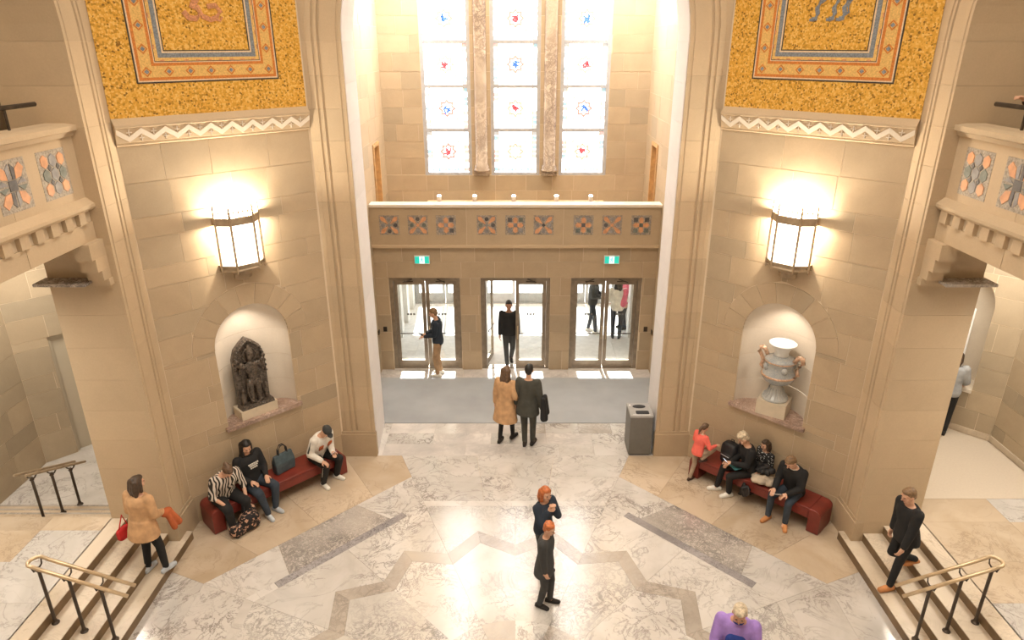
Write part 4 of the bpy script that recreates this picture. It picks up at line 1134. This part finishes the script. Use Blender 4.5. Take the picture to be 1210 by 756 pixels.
# ================================================================== PEOPLE
def cloth(name, col, rough=.85, var=.18): return plain(name, col, rough, var=var, scale=9, bmp=.25)
for nm, c in dict(skin_light=(.62, .36, .24), skin_mid=(.5, .27, .17), skin_tan=(.42, .22, .13)).items(): plain(nm, c, .55, var=.06, scale=14)
for nm, c in dict(hair_brown=(.055, .032, .018), hair_dark=(.012, .010, .009), hair_blond=(.55, .46, .33), hair_red=(.45, .13, .035), hair_sand=(.2, .12, .06), hair_light_brown=(.12, .07, .04)).items(): plain(nm, c, .5, var=.4, scale=30, bmp=.4)
for nm, c in dict(cl_black=(.011, .011, .012), cl_navy=(.018, .028, .045), cl_charcoal=(.045, .046, .046), cl_tan=(.55, .33, .17), cl_khaki=(.42, .27, .15), cl_denim=(.035, .048, .068), cl_coral=(.9, .16, .12), cl_pink=(.8, .16, .25), cl_white=(.74, .7, .63), cl_beige=(.42, .33, .24), cl_grey=(.32, .33, .34), cl_purple=(.32, .2, .55), cl_blue=(.02, .05, .28), cl_teal=(.05, .2, .22), cl_olive=(.055, .055, .045), cl_rust=(.42, .1, .03), cl_red=(.5, .02, .02), shoe_white=(.78, .76, .7), shoe_grey=(.46, .5, .55), shoe_tan=(.55, .24, .09), shoe_black=(.02, .017, .015), cl_darkbrown=(.06, .035, .025)).items(): cloth(nm, c)
plain('eye_dark', (.02, .015, .012), .3); plain('lips', (.42, .14, .11), .5)
emis('screen_glow', (.75, .88, 1), .9)
pattern_mat('zebra', 'zebra', (.02, .018, .016), (.66, .58, .5), 6)
pattern_mat('floral', 'blotch', (.012, .011, .012), (.52, .3, .2), 22)
pattern_mat('polka', 'dots', (.012, .012, .013), (.6, .6, .58), 32)

def ik(a, b, l1, l2, pole):
    a, b, pole = Vector(a), Vector(b), Vector(pole); d = b - a; L = d.length
    if L > (l1 + l2) * .998: b = a + d * ((l1 + l2) * .998 / L); d = b - a; L = d.length
    t = d.normalized(); x = (l1 * l1 - l2 * l2 + L * L) / (2 * L); h = math.sqrt(max(l1 * l1 - x * x, 0))
    p = pole - t * pole.dot(t)
    if p.length < 1e-4: p = Vector((0, 1, 0))
    return a + t * x + p.normalized() * h, b
def loft(g, rows, seg=18):
    """rows: (centre, right vec, fwd vec, rx, ry)"""
    g.rings([[c + u * (rx * math.cos(2 * math.pi * j / seg)) + f * (ry * math.sin(2 * math.pi * j / seg)) for j in range(seg)] for c, u, f, rx, ry in rows]); return g
def hand(g, w, d, palm_n, side, s, curl=.7):
    """w wrist, d direction of hand, palm normal; palm, four bent fingers, thumb"""
    d = d.normalized(); n = (palm_n - d * palm_n.dot(d)).normalized(); u = d.cross(n).normalized() * side
    g.caps(w, .024 * s, w + d * .035 * s, .03 * s, 10)
    m = Matrix((u, d, n)).transposed(); g.ell(w + d * .06 * s, (.042 * s, .05 * s, .02 * s), m, 12, 8)
    for i, L in enumerate((.066, .076, .07, .055)):
        k = w + d * .1 * s + u * (.03 - .02 * i) * s
        a1, a2 = curl * .6, curl * 1.5
        p1 = k + (d * math.cos(a1) + n * math.sin(a1)) * L * .55 * s; p2 = p1 + (d * math.cos(a2) + n * math.sin(a2)) * L * .5 * s
        g.caps(k - d * .02 * s, .0095 * s, p1, .0088 * s, 8).caps(p1, .0088 * s, p2, .0078 * s, 8)
    t0 = w + d * .035 * s + u * .03 * s; t1 = t0 + (u * .75 + d * .6 + n * .3).normalized() * .04 * s; t2 = t1 + (d * .9 + n * .35 + u * .1).normalized() * .032 * s
    g.caps(t0, .013 * s, t1, .011 * s, 8).caps(t1, .011 * s, t2, .009 * s, 8)
def person(label, loc, heading, pelvis=None, lean=2., side_lean=0., head=(8, 0), ankles=((-.09, .0, .08), (.09, .0, .08)), feet_yaw=(8, -8),
           wrists=((-.26, .05, .86), (.26, .05, .86)), epole=((-.25, -1, -.2), (.25, -1, -.2)), kpole=((-.15, 1, .2), (.15, 1, .2)), s=1., girth=1.,
           top='cl_navy', bottom='cl_denim', shoe='shoe_black', hair='short', hairm='hair_brown', skin='skin_light', hem=0., hem_w=.2, sleeve=1., top_name='jumper', legs_name='trousers', curl=.7, flare=0., group=None, shirt=None, leg_w=1., palm=None):
    root = empty('person', loc, R(heading - 90)); tag(root, label, 'person', group)
    pelvis = pelvis or (0, 0, .94 * s)
    V = Vector; pv = V(pelvis); X = V((1, 0, 0))
    up = V((math.sin(R(side_lean)), math.sin(R(lean)), math.cos(R(lean)))).normalized(); fw = (V((0, 1, 0)) - up * up.y).normalized(); rt = fw.cross(up).normalized()
    at = lambda k: pv + up * k * s
    shc = at(.47); sh = [shc + rt * (-.175 * s * (.5 + .5 * girth)), shc + rt * (.175 * s * (.5 + .5 * girth))]
    hips = [pv + rt * (-.088 * s * girth) + up * -.02 * s, pv + rt * (.088 * s * girth) + up * -.02 * s]
    kn, an, el, wr = [], [], [], []
    for i in (0, 1):
        k, a = ik(hips[i], V(ankles[i]), .43 * s, .42 * s, kpole[i]); kn.append(k); an.append(a)
        e, w = ik(sh[i], V(wrists[i]), .285 * s, .255 * s, epole[i]); el.append(e); wr.append(w)
    # head frame
    pit, yaw = R(lean * .6 + head[0]), R(head[1])
    hm = Matrix.Rotation(-yaw, 3, 'Z') @ Matrix.Rotation(-pit, 3, 'X')
    nb = at(.53); hc = nb + up * .05 * s + hm @ V((0, .02, .105)) * s
    H = lambda x, y, z: hc + hm @ V((x, y, z)) * s
    trow = lambda inf, kk: [(at(t), rt, fw, (rx * girth + inf) * s, (ry * (.35 + .65 * girth) + inf) * s) for t, rx, ry in kk]
    TOR = [(-.08, .14, .10), (-.02, .165, .115), (.08, .155, .108), (.18, .14, .1), (.28, .155, .11), (.38, .17, .115), (.45, .16, .1), (.5, .1, .075), (.53, .06, .06)]
    # ---- body: one continuous skin
    g = G(); loft(g, trow(-.012, TOR))
    g.caps(at(.48), .056 * s, H(0, -.015, -.06), .05 * s)
    g.ell(H(0, -.005, .02), (.074 * s, .092 * s, .1 * s), hm).ell(H(0, .025, -.05), (.056 * s, .062 * s, .062 * s), hm).ell(H(0, .06, -.085), (.026 * s, .024 * s, .02 * s), hm)
    g.caps(H(0, .088, .012), .009 * s, H(0, .108, -.022), .014 * s, 8)
    for k in (-1, 1):
        g.ell(H(k * .076, -.005, -.005), (.012 * s, .022 * s, .032 * s), hm, 8, 6); g.ell(H(k * .032, .078, .032), (.022 * s, .012 * s, .008 * s), hm, 8, 6)
        g.ell(H(k * .045, .055, -.03), (.024 * s, .026 * s, .024 * s), hm, 8, 6)
    for i in (0, 1):
        g.caps(sh[i], .05 * s, el[i], .04 * s).caps(el[i], .04 * s, wr[i], .026 * s)
        g.caps(hips[i], .075 * s * girth, kn[i], .05 * s).caps(kn[i], .05 * s, an[i], .036 * s).caps(an[i], .036 * s, an[i] + V((0, .06, -.04)) * s, .03 * s)
        fd = wr[i] - el[i]
        pn = V(palm[i]) if palm else (V((0, 0, -1)) if abs(fd.normalized().z) < .75 else V((-1 if i else 1, 0, 0)))
        hand(g, wr[i], fd + V((0, .05, 0)), pn, (-1 if i else 1) * (1 if fd.normalized().z > -.75 or palm else 1), s, curl)
    blobobj(g, 'body', skin, root, .0085, 1)
    for k in (-1, 1): G().ell(H(k * .031, .083, .012), (.012 * s, .007 * s, .007 * s), hm, 8, 6).obj('eye', 'eye_dark', root)
    G().ell(H(0, .084, -.058), (.022 * s, .008 * s, .006 * s), hm, 8, 6).obj('mouth', 'lips', root)
    # ---- top garment
    g = G(); inf = .016 if top_name not in ('coat', 'jacket') else .026
    loft(g, trow(inf, [(t if t > -.05 else -.10, rx, ry) for t, rx, ry in TOR[:-1]]))
    for i in (0, 1):
        g.caps(sh[i] - up * .01, (.062 + inf * .6) * s * (.6 + .4 * girth), el[i], (.05 + inf * .6) * s * (.6 + .4 * girth)); 
        e2 = el[i] + (wr[i] - el[i]) * (.93 * sleeve if sleeve <= 1 else .98)
        if sleeve > .2: g.caps(el[i], (.05 + inf * .6) * s * (.6 + .4 * girth), e2, (.036 + inf * .6) * s)
        g.caps(sh[i], .07 * s, at(.36), .1 * s)
    if hem:
        rows = [(at(.1), rt, fw, (.155 * girth + .03) * s, (.108 * girth + .03) * s), (at(0), rt, fw, (.17 * girth + .03) * s, (.12 * girth + .03) * s)]
        for k in (.35, .7, 1): rows.append((pv + V((0, -.015 * k, -hem * k * s)), X, V((0, 1, 0)), (.175 * girth + .03 + (hem_w - .2) * k) * s, (.13 * girth + .03 + (hem_w - .2) * k * .8 + flare * k) * s))
        loft(g, rows)
    blobobj(g, top_name, top, root, .0135, 3)
    if top_name in ('hoodie',):
        blobobj(G().tube([at(.5) + rt * (.1 * math.cos(R(a))) * s + fw * (.075 * math.sin(R(a)) - .015) * s - up * .01 * math.sin(R(a)) for a in range(0, 360, 20)], .03 * s, 8, True), 'hood', top, root, .013, 2)
    if shirt:
        blobobj(G().tube([at(.505) + rt * (.07 * math.cos(R(a))) * s + fw * (.066 * math.sin(R(a))) * s for a in range(0, 360, 20)], .010 * s, 8, True), 'collar', shirt, root, .008, 0)
    # ---- trousers
    g = G(); g.ell(pv + up * .01, ((.165 * girth) * s, (.118 * girth) * s, .11 * s), Matrix((rt, fw, up)).transposed())
    for i in (0, 1):
        g.caps(hips[i], .088 * s * girth * leg_w, kn[i], .064 * s * (.5 + .5 * girth) * leg_w).caps(kn[i], .064 * s * (.5 + .5 * girth) * leg_w, an[i] + V((0, 0, .02 * s)), .05 * s * leg_w)
    blobobj(g, legs_name, bottom, root, .0135, 2)
    # ---- shoes
    for i in (0, 1):
        d = Matrix.Rotation(R(feet_yaw[i]), 3, 'Z') @ V((0, 1, 0)); a = an[i].copy()
        z0 = a.z - .08 * s
        g = G(); base = V((a.x, a.y, 0))
        P2 = lambda y, z: base + d * y * s + V((0, 0, z0 + z * s))
        g.caps(P2(-.055, .042), .04 * s, P2(.06, .045), .044 * s).caps(P2(.06, .04), .044 * s, P2(.15, .034), .034 * s).caps(P2(-.02, .06), .042 * s, P2(0, .095), .04 * s)
        u_ = V((d.y, -d.x, 0)); g.rings([[P2(y, z) + u_ * (x * s) for x, y in ((-.03, -.09), (.03, -.09), (.042, .06), (.036, .16), (.0, .185), (-.036, .16), (-.042, .06))] for z in (0.003, .028)])
        for v in g.v:
            if v.z < z0 + .003: v.z = z0 + .003
        blobobj(g, 'shoe', shoe, root, .0105, 2)
    # ---- hair
    g = G()
    if hair == 'cap':
        g.ell(H(0, -.012, .05), (.084 * s, .1 * s, .082 * s), hm).ell(H(0, .1, .052), (.062 * s, .06 * s, .012 * s), hm)
        blobobj(g, 'cap', hairm, root, .011, 1)
    elif hair != 'none':
        g.ell(H(0, -.022, .036), (.083 * s, .094 * s, .098 * s), hm).ell(H(0, .03, .085), (.06 * s, .05 * s, .04 * s), hm)
        if hair in ('short', 'fluffy'):
            g.ell(H(0, -.05, -.01), (.074 * s, .058 * s, .07 * s), hm)
            if hair == 'fluffy':
                for k in range(7): g.ell(H(.06 * math.cos(R(51 * k)), -.02 + .06 * math.sin(R(51 * k)), .09), (.035 * s,) * 3, hm, 8, 6)
        if hair in ('long', 'bob'):
            L = .3 if hair == 'long' else .14
            for k in (-1, 0, 1): g.caps(H(k * .05, -.06, .03), .055 * s, H(k * .06, -.075, -.02) - up * L * .5 * s, .05 * s).caps(H(k * .06, -.075, -.02) - up * L * .5 * s, .05 * s, H(k * .055, -.075, -.03) - up * L * s, .03 * s)
            for k in (-1, 1): g.caps(H(k * .07, -.005, .04), .03 * s, H(k * .078, .0, -.03) - up * L * .6 * s, .026 * s)
        if hair == 'ponytail':
            g.ell(H(0, -.05, 0), (.07 * s, .055 * s, .07 * s), hm); g.caps(H(0, -.1, .04), .03 * s, H(0, -.14, -.04), .04 * s).caps(H(0, -.14, -.04), .04 * s, H(.01, -.13, -.2), .018 * s)
        if hair == 'bun':
            g.ell(H(0, -.05, 0), (.07 * s, .055 * s, .07 * s), hm); g.ell(H(0, -.11, .06), (.04 * s,) * 3, hm)
        blobobj(g, 'hair', hairm, root, .011, 1)
    root['_'] = 0; del root['_']
    M4 = Matrix.Translation(Vector(loc)) @ Matrix.Rotation(R(heading - 90), 4, 'Z')
    return dict(root=root, W=lambda p: M4 @ Vector(p), wr=wr, el=el, at=at, H=H, sh=sh, rt=rt, fw=fw, up=up, rz=R(heading - 90), kn=kn, an=an, s=s)
def phone(p, off, label, tilt=55, yaw=0, lit=True):
    e = empty('phone', p['W'](off), p['rz'] + R(yaw)); tag(e, label, 'phone')
    m = Matrix.Rotation(R(tilt), 3, 'X')
    g = G().box(-.037, .037, -.075, .075, -.005, .0); g.v = [m @ v for v in g.v]; g.obj('phone_case', 'cl_black', e)
    g = G().box(-.034, .034, -.07, .07, 0, .002); g.v = [m @ v for v in g.v]; g.obj('screen', 'screen_glow' if lit else 'cl_black', e)

def seat_spec(fr, x, y, turn=0):
    """place and heading for someone on a bench; faces away from the wall"""
    p = fr.P(x, y, 0); return (p.x, p.y, 0), fr.a / math.pi * 180 - 90 + turn
SIT = .535
# ---- left bench
l, h = seat_spec(F_DL, -1.03, -.30, 6)
p1 = person('woman in a zebra-striped top and black skirt, head bowed, nearest the left pier', l, h, pelvis=(0, 0, SIT), lean=20, head=(42, 0), ankles=((-.12, .36, .08), (.13, .42, .08)), wrists=((-.2, .36, .52), (.17, .36, .56)), epole=((-.6, -.4, -.6), (.6, -.4, -.6)), girth=1.22, top='zebra', bottom='cl_black', hair='bun', hairm='hair_light_brown', skin='skin_light', sleeve=.3, leg_w=1.15, top_name='blouse')
g = G(); sbox(g, (-.12, .50, .16), (.17, .12, .16), .6); sbox(g, (.1, .5, .1), (.14, .1, .1), .6); sbox(g, (-.2, .4, .26), (.1, .1, .12), .7)
fb_ = empty('floral_bag', p1['W']((0, 0, 0)), p1['rz']); tag(fb_, 'black floral cloth bag slumped on the floor at the striped woman\'s feet', 'bag')
blobobj(g, 'cloth_bag', 'floral', fb_, .014, 3)
G().tube([(-.2, .5, .3), (-.18, .46, .42), (-.1, .44, .44), (-.05, .5, .3)], .012, 6).obj('strap', 'bag_black', fb_)
l, h = seat_spec(F_DL, -.50, -.24, 10)
p2 = person('long-haired woman in a black printed hoodie and jeans leaning back on the left bench', l, h, pelvis=(0, 0, SIT), lean=-4, head=(20, 14), ankles=((-.1, .44, .08), (.1, .50, .08)), wrists=((-.12, .26, .66), (.17, .24, .68)), epole=((-.6, -.6, -.5), (.6, -.6, -.5)), girth=1.25, top='cl_black', bottom='cl_denim', shoe='shoe_grey', hair='long', hairm='hair_dark', skin='skin_light', top_name='hoodie', leg_w=1.08)
for row, (wd_, z) in enumerate(((.2, .37), (.16, .335), (.14, .295))):
    for k in range(6 if row != 2 else 4):
        n_ = 6 if row != 2 else 4; x = (-.5 + (k + .5) / n_) * wd_
        c = p2['at'](z) + p2['fw'] * (.158 if row < 2 else .157) + p2['rt'] * x
        m = Matrix((p2['rt'], p2['fw'], p2['up'])).transposed()
        g = G().box(-wd_ / n_ * .32, wd_ / n_ * .32, -.012, .006, -.010, .010); g.v = [m @ v + c for v in g.v]; g.obj('chest_print', 'cl_white', p2['root'])
l, h = seat_spec(F_DL, .74, -.30, 12)
p3 = person('person in a white jacket with orange patches and dark cap using a phone', l, h, pelvis=(0, 0, SIT), lean=24, head=(38, 0), ankles=((-.16, .30, .08), (.17, .30, .08)), wrists=((-.02, .42, .70), (.20, .36, .60)), epole=((-.4, -.6, -.8), (.4, -.6, -.8)), girth=1.08, top='cl_white', bottom='cl_black', shoe='shoe_white', hair='cap', hairm='cl_charcoal', skin='skin_light', top_name='jacket', leg_w=1.15)
phone(p3, p3['wr'][0] + Vector((.04, .07, .02)), 'phone held by the person in the white jacket', 40)
for k in (-1, 1):
    c = p3['at'](.34) + p3['fw'] * .142 + p3['rt'] * (k * .1); m = Matrix((p3['rt'], p3['fw'], p3['up'])).transposed()
    g = G().box(-.045, .045, -.012, .008, -.045, .045); g.v = [m @ v + c for v in g.v]; g.obj('chest_patch', 'cl_rust', p3['root'])
    i = 0 if k < 0 else 1
    a, b = p3['sh'][i], p3['el'][i]; o_ = p3['rt'] * (k * .052) + p3['up'] * .02
    G().tube([a + o_ * .9 + (b - a) * t for t in (.1, .5, .9)], .026, 6).obj('sleeve_stripe', 'cl_charcoal', p3['root'])
    kn_, an_ = p3['kn'][i], p3['an'][i]
    G().tube([kn_ + p3['rt'] * (k * .068), (kn_ + an_) / 2 + p3['rt'] * (k * .06), an_ + p3['rt'] * (k * .05) + Vector((0, 0, .05))], .008, 5).obj('leg_stripe', 'cl_white', p3['root'])
# ---- right bench
l, h = seat_spec(F_DR, .80, -.30, -6)
p4 = person('man in a black blazer and tan shoes reading a paper on the right bench', l, h, pelvis=(0, 0, SIT), lean=16, head=(34, 10), ankles=((-.14, .40, .08), (.16, .44, .08)), feet_yaw=(35, -5), wrists=((-.1, .42, .66), (.14, .40, .64)), epole=((-.4, -.6, -.8), (.4, -.6, -.8)), top='cl_black', bottom='cl_denim', shoe='shoe_tan', hair='short', hairm='hair_sand', skin='skin_light', top_name='jacket', shirt='cl_white', hem=.0, girth=1.05)
e = empty('paper_leaflet', p4['W'](p4['wr'][0] + Vector((.09, .1, -.01))), p4['rz']); tag(e, 'small white leaflet in the hands of the man in the blazer', 'paper')
g = G().box(-.07, .07, -.09, .09, -.003, 0); mm = Matrix.Rotation(R(30), 3, 'X') @ Matrix.Rotation(R(25), 3, 'Y'); g.v = [mm @ v for v in g.v]; g.obj('sheet', 'white_paint', e)
g = G().box(-.06, .06, .02, .05, .0, .002).box(-.05, .06, -.06, -.03, 0, .002); g.v = [mm @ v for v in g.v]; o = g.obj('print', 'screen_glow', e)
l, h = seat_spec(F_DR, -.02, -.30, -40)
p5 = person('woman with short pale blond hair, black sweater and white sneakers using a phone', l, h, pelvis=(0, 0, SIT), lean=12, head=(30, 0), ankles=((-.06, .36, .08), (.16, .50, .08)), wrists=((-.06, .38, .72), (.08, .34, .64)), epole=((-.4, -.6, -.8), (.4, -.6, -.8)), top='cl_black', bottom='cl_black', shoe='shoe_white', hair='fluffy', hairm='hair_blond', skin='skin_light', top_name='sweater', girth=1.04)
phone(p5, p5['wr'][0] + Vector((.03, .09, .02)), 'lit phone in the hand of the blond woman', 45)
G().tube([p5['at'](-.1) + p5['rt'] * (.175 * math.cos(R(a))) + p5['fw'] * (.13 * math.sin(R(a))) for a in range(100, 441, 20)], .016, 6).obj('shirt_hem', 'cl_white', p5['root'])
e = empty('teal_folder', p5['W']((-.04, .30, .62)), p5['rz'] + R(15)); tag(e, 'small teal folder on the lap of the blond woman', 'folder')
G().box(-.1, .1, -.07, .07, 0, .015).obj('cover', 'cl_teal', e); G().box(-.095, .105, -.065, .065, .003, .012).obj('pages', 'cl_white', e)
l, h = seat_spec(F_DR, .17, -.13, -20)
p6 = person('child in a dark polka-dot top half hidden behind the blond woman', l, h, pelvis=(0, 0, .52), lean=4, head=(10, 0), ankles=((-.06, .22, .2), (.08, .22, .2)), wrists=((-.1, .2, .6), (.1, .2, .6)), s=.8, top='polka', bottom='cl_black', hair='bob', hairm='hair_brown')
q = F_DR.P(-.90, -.66, 0)
p7 = person('small girl in a coral top with a brown ponytail kneeling against the right bench', (q.x, q.y, 0), 28, pelvis=(0, .02, .66), lean=10, head=(20, 0), ankles=((-.07, -.03, .057), (.09, .06, .52)), wrists=((-.16, .28, .78), (.18, .28, .80)), kpole=((-.1, 1, 0), (.2, 1, -.2)), s=.71, top='cl_coral', bottom='cl_beige', shoe='cl_darkbrown', hair='ponytail', hairm='hair_light_brown', top_name='jumper')
# ---- steps
p8 = person('woman in a tan coat and pale blue sneakers standing on the left steps', (-5.50, 8.27, .15), 72, lean=4, head=(4, 12), ankles=((-.12, .02, .08), (.14, .10, .08)), wrists=((-.12, .22, 1.0), (.16, .25, 1.0)), epole=((-.4, -.6, -.8), (.4, -.6, -.8)), s=.98, top='cl_tan', bottom='cl_black', shoe='shoe_grey', hair='bob', hairm='hair_brown', top_name='coat', hem=.2, hem_w=.23, girth=1.12)
e = empty('handbag', p8['W']((-.34, -.05, .62)), p8['rz']); tag(e, 'small red handbag hanging at the side of the woman in tan', 'handbag')
g = G(); sbox(g, (0, 0, .1), (.05, .12, .1), .5); blobobj(g, 'bag_body', 'cl_red', e, .012, 2); G().tube([(0, -.08, .18), (.03, 0, .42), (0, .08, .18)], .01, 6).obj('strap', 'cl_red', e)
e = empty('scarf', p8['W']((.20, .27, .78)), p8['rz']); tag(e, 'rust coloured scarf over the arm of the woman in tan', 'scarf')
g = G(); g.ell((0, 0, .2), (.07, .1, .07)); g.caps((.02, .04, .18), .05, (.08, .1, -.02), .06).caps((.04, -.02, .16), .04, (.1, .0, -.05), .045); blobobj(g, 'folds', 'cl_rust', e, .013, 2)
p9 = person('man in a black jacket and tan shoes walking down the right steps', (5.52, 8.0, .15), 190, pelvis=(0, -.12, .95), lean=8, head=(14, 0), ankles=((-.09, .04, .08), (.09, -.46, .34)), feet_yaw=(0, 0), wrists=((-.22, .1, .88), (.23, -.08, .88)), s=1.0, top='cl_black', bottom='cl_black', shoe='shoe_tan', hair='short', hairm='hair_sand', skin='skin_light', top_name='jacket', hem=.12)
# ---- couple in the entrance
p10 = person('woman in a long tan coat with a dark bag walking toward the glass doors', (-.20, 12.26, 0), 62, lean=2, head=(4, 0), ankles=((-.08, -.1, .08), (.08, .16, .08)), wrists=((-.24, .0, .85), (.24, .14, .95)), s=.97, top='cl_tan', bottom='cl_black', shoe='shoe_black', hair='long', hairm='hair_light_brown', top_name='coat', hem=.42, hem_w=.27, girth=1.02, leg_w=.9)
e = empty('shoulder_bag', p10['W']((.28, .14, .70)), p10['rz']); tag(e, 'dark brown shoulder bag of the woman in the long tan coat', 'bag')
g = G(); sbox(g, (0, 0, .12), (.06, .14, .12), .5); blobobj(g, 'bag_body', 'cl_darkbrown', e, .012, 2); G().tube([(0, -.1, .22), (-.04, -.06, .52), (-.04, .06, .52), (0, .1, .22)], .01, 6).obj('strap', 'shoe_black', e)
p11 = person('person in a dark olive coat walking beside the woman in tan', (.25, 12.06, 0), 75, lean=4, head=(6, 0), ankles=((-.07, .03, .08), (.08, .10, .08)), wrists=((-.27, .08, .9), (.3, -.02, .9)), s=1.04, top='cl_olive', bottom='cl_olive', shoe='shoe_black', hair='short', hairm='hair_dark', top_name='coat', hem=.2, hem_w=.23, leg_w=1.05)
e = empty('carried_jacket', p11['W']((.36, -.02, .66)), p11['rz']); tag(e, 'dark jacket carried over the arm of the person in olive', 'jacket')
g = G(); g.caps((-.03, -.08, .5), .05, (-.01, -.1, .1), .07).caps((-.03, .08, .5), .05, (0, .1, .14), .07).caps((-.02, 0, .52), .06, (0, 0, .04), .06); blobobj(g, 'folds', 'cl_black', e, .014, 2)
# ---- pair in the middle of the floor
p12 = person('person in black with a dark coat standing foremost in the middle of the marble floor', (.42, 7.80, 0), 340, lean=2, head=(14, 10), ankles=((-.07, .07, .068), (.08, -.04, .068)), wrists=((-.17, .04, .72), (.17, .06, .72)), s=.85, top='cl_charcoal', bottom='cl_charcoal', shoe='shoe_black', hair='fluffy', hairm='hair_red', top_name='coat', hem=.25, hem_w=.21, leg_w=1.1)
p13 = person('red-haired person in a navy jacket with hands raised to the face', (.42, 8.48, 0), 315, lean=2, head=(6, 12), ankles=((-.09, 0, .08), (.09, .04, .08)), wrists=((-.03, .17, 1.27), (.08, .17, 1.26)), epole=((-.3, .3, -1), (.3, .3, -1)), s=.91, top='cl_navy', bottom='cl_charcoal', shoe='shoe_black', hair='bob', hairm='hair_red', top_name='jacket')
p14 = person('person in a lilac and blue top at the lower edge of the picture', (2.60, 6.12, 0), 250, lean=4, head=(24, 0), wrists=((-.2, .3, 1.0), (.18, .32, 1.02)), epole=((-.4, -.6, -.8), (.4, -.6, -.8)), top='cl_purple', bottom='cl_blue', hair='short', hairm='hair_blond', skin='skin_mid', top_name='jacket', shirt='cl_blue', girth=1.1)
g = G(); m = Matrix((p14['rt'], p14['fw'], p14['up'])).transposed(); sbox(g, p14['at'](.22) + p14['fw'] * .1, (.12, .07, .2), .6, m=m); blobobj(g, 'blue_vest', 'cl_blue', p14['root'], .014, 2)
# ---- doors
p15 = person('man in a navy hoodie and khaki trousers standing at the left door', (-1.88, 15.30, 0), 178, lean=3, head=(18, 0), ankles=((-.1, .03, .08), (.1, -.02, .08)), wrists=((-.12, .30, 1.08), (.12, .30, 1.06)), epole=((-.3, -.7, -.8), (.3, -.7, -.8)), s=1.02, top='cl_navy', bottom='cl_khaki', shoe='shoe_white', hair='short', hairm='hair_sand', top_name='hoodie', girth=1.08)
phone(p15, p15['wr'][0] + Vector((.06, .09, .03)), 'phone held by the man in khaki trousers', 30, lit=False)
p16 = person('dark silhouetted person walking in through the middle door', (-.16, 15.86, 0), 270, lean=2, head=(6, 0), ankles=((-.05, -.16, .14), (.05, .12, .08)), wrists=((-.23, .06, .87), (.23, .08, .87)), s=1.02, top='cl_black', bottom='cl_charcoal', shoe='shoe_black', hair='short', hairm='hair_dark', skin='skin_tan', top_name='jacket', hem=.1)
p17 = person('person in a dark jacket looking at a phone outside the right door', (2.16, 18.0, 0), 340, lean=4, head=(28, 0), ankles=((-.1, -.12, .08), (.1, .14, .08)), wrists=((-.1, .32, 1.16), (.12, .3, 1.14)), epole=((-.3, -.7, -.8), (.3, -.7, -.8)), s=1.02, top='cl_charcoal', bottom='cl_navy', shoe='shoe_white', hair='cap', hairm='cl_charcoal', top_name='jacket')
phone(p17, p17['wr'][0] + Vector((.06, .1, .03)), 'phone held by the person outside the right door', 35, lit=False)
p18 = person('woman with long dark hair, white and pink top and dark jeans outside the right door', (2.80, 17.6, 0), 80, lean=2, head=(6, 20), wrists=((-.22, .16, 1.0), (.2, .26, 1.05)), s=1.0, top='cl_white', bottom='cl_navy', shoe='shoe_black', hair='long', hairm='hair_dark', top_name='jumper', girth=1.1)
G().caps(p18['sh'][1] + Vector((.0, -.02, -.02)), .085, p18['at'](.1) + Vector((.14, -.04, 0)), .1, 12).obj('pink_panel', 'cl_pink', p18['root'], smooth=True)
p19 = person('person in a pink top partly hidden by the right door jamb', (3.10, 18.30, 0), 200, lean=2, head=(6, 0), s=.97, top='cl_pink', bottom='cl_navy', shoe='shoe_black', hair='long', hairm='hair_dark', top_name='jumper')
# ---- right hall and gallery
p20 = person('person in a grey jacket leaning at the niche in the right hall', (8.22, 11.58, .606), 60, lean=4, head=(10, 0), wrists=((-.2, .3, 1.0), (.24, .3, 1.0)), top='cl_grey', bottom='cl_black', shoe='shoe_black', hair='bob', hairm='hair_brown', top_name='jacket', girth=1.1)
p21 = person('person in a dark sleeve resting a hand on the right gallery rail', (6.55, 8.40, 5.456), 160, lean=2, head=(10, 0), wrists=((-.22, .05, .87), (.06, .48, 1.545)), epole=((-.3, -1, -.2), (.5, -.4, -1)), palm=((0, 0, -1), (0, 0, -1)), curl=1.2, top='cl_darkbrown', bottom='cl_black', hair='short', hairm='hair_dark', top_name='jacket')
bake_all()
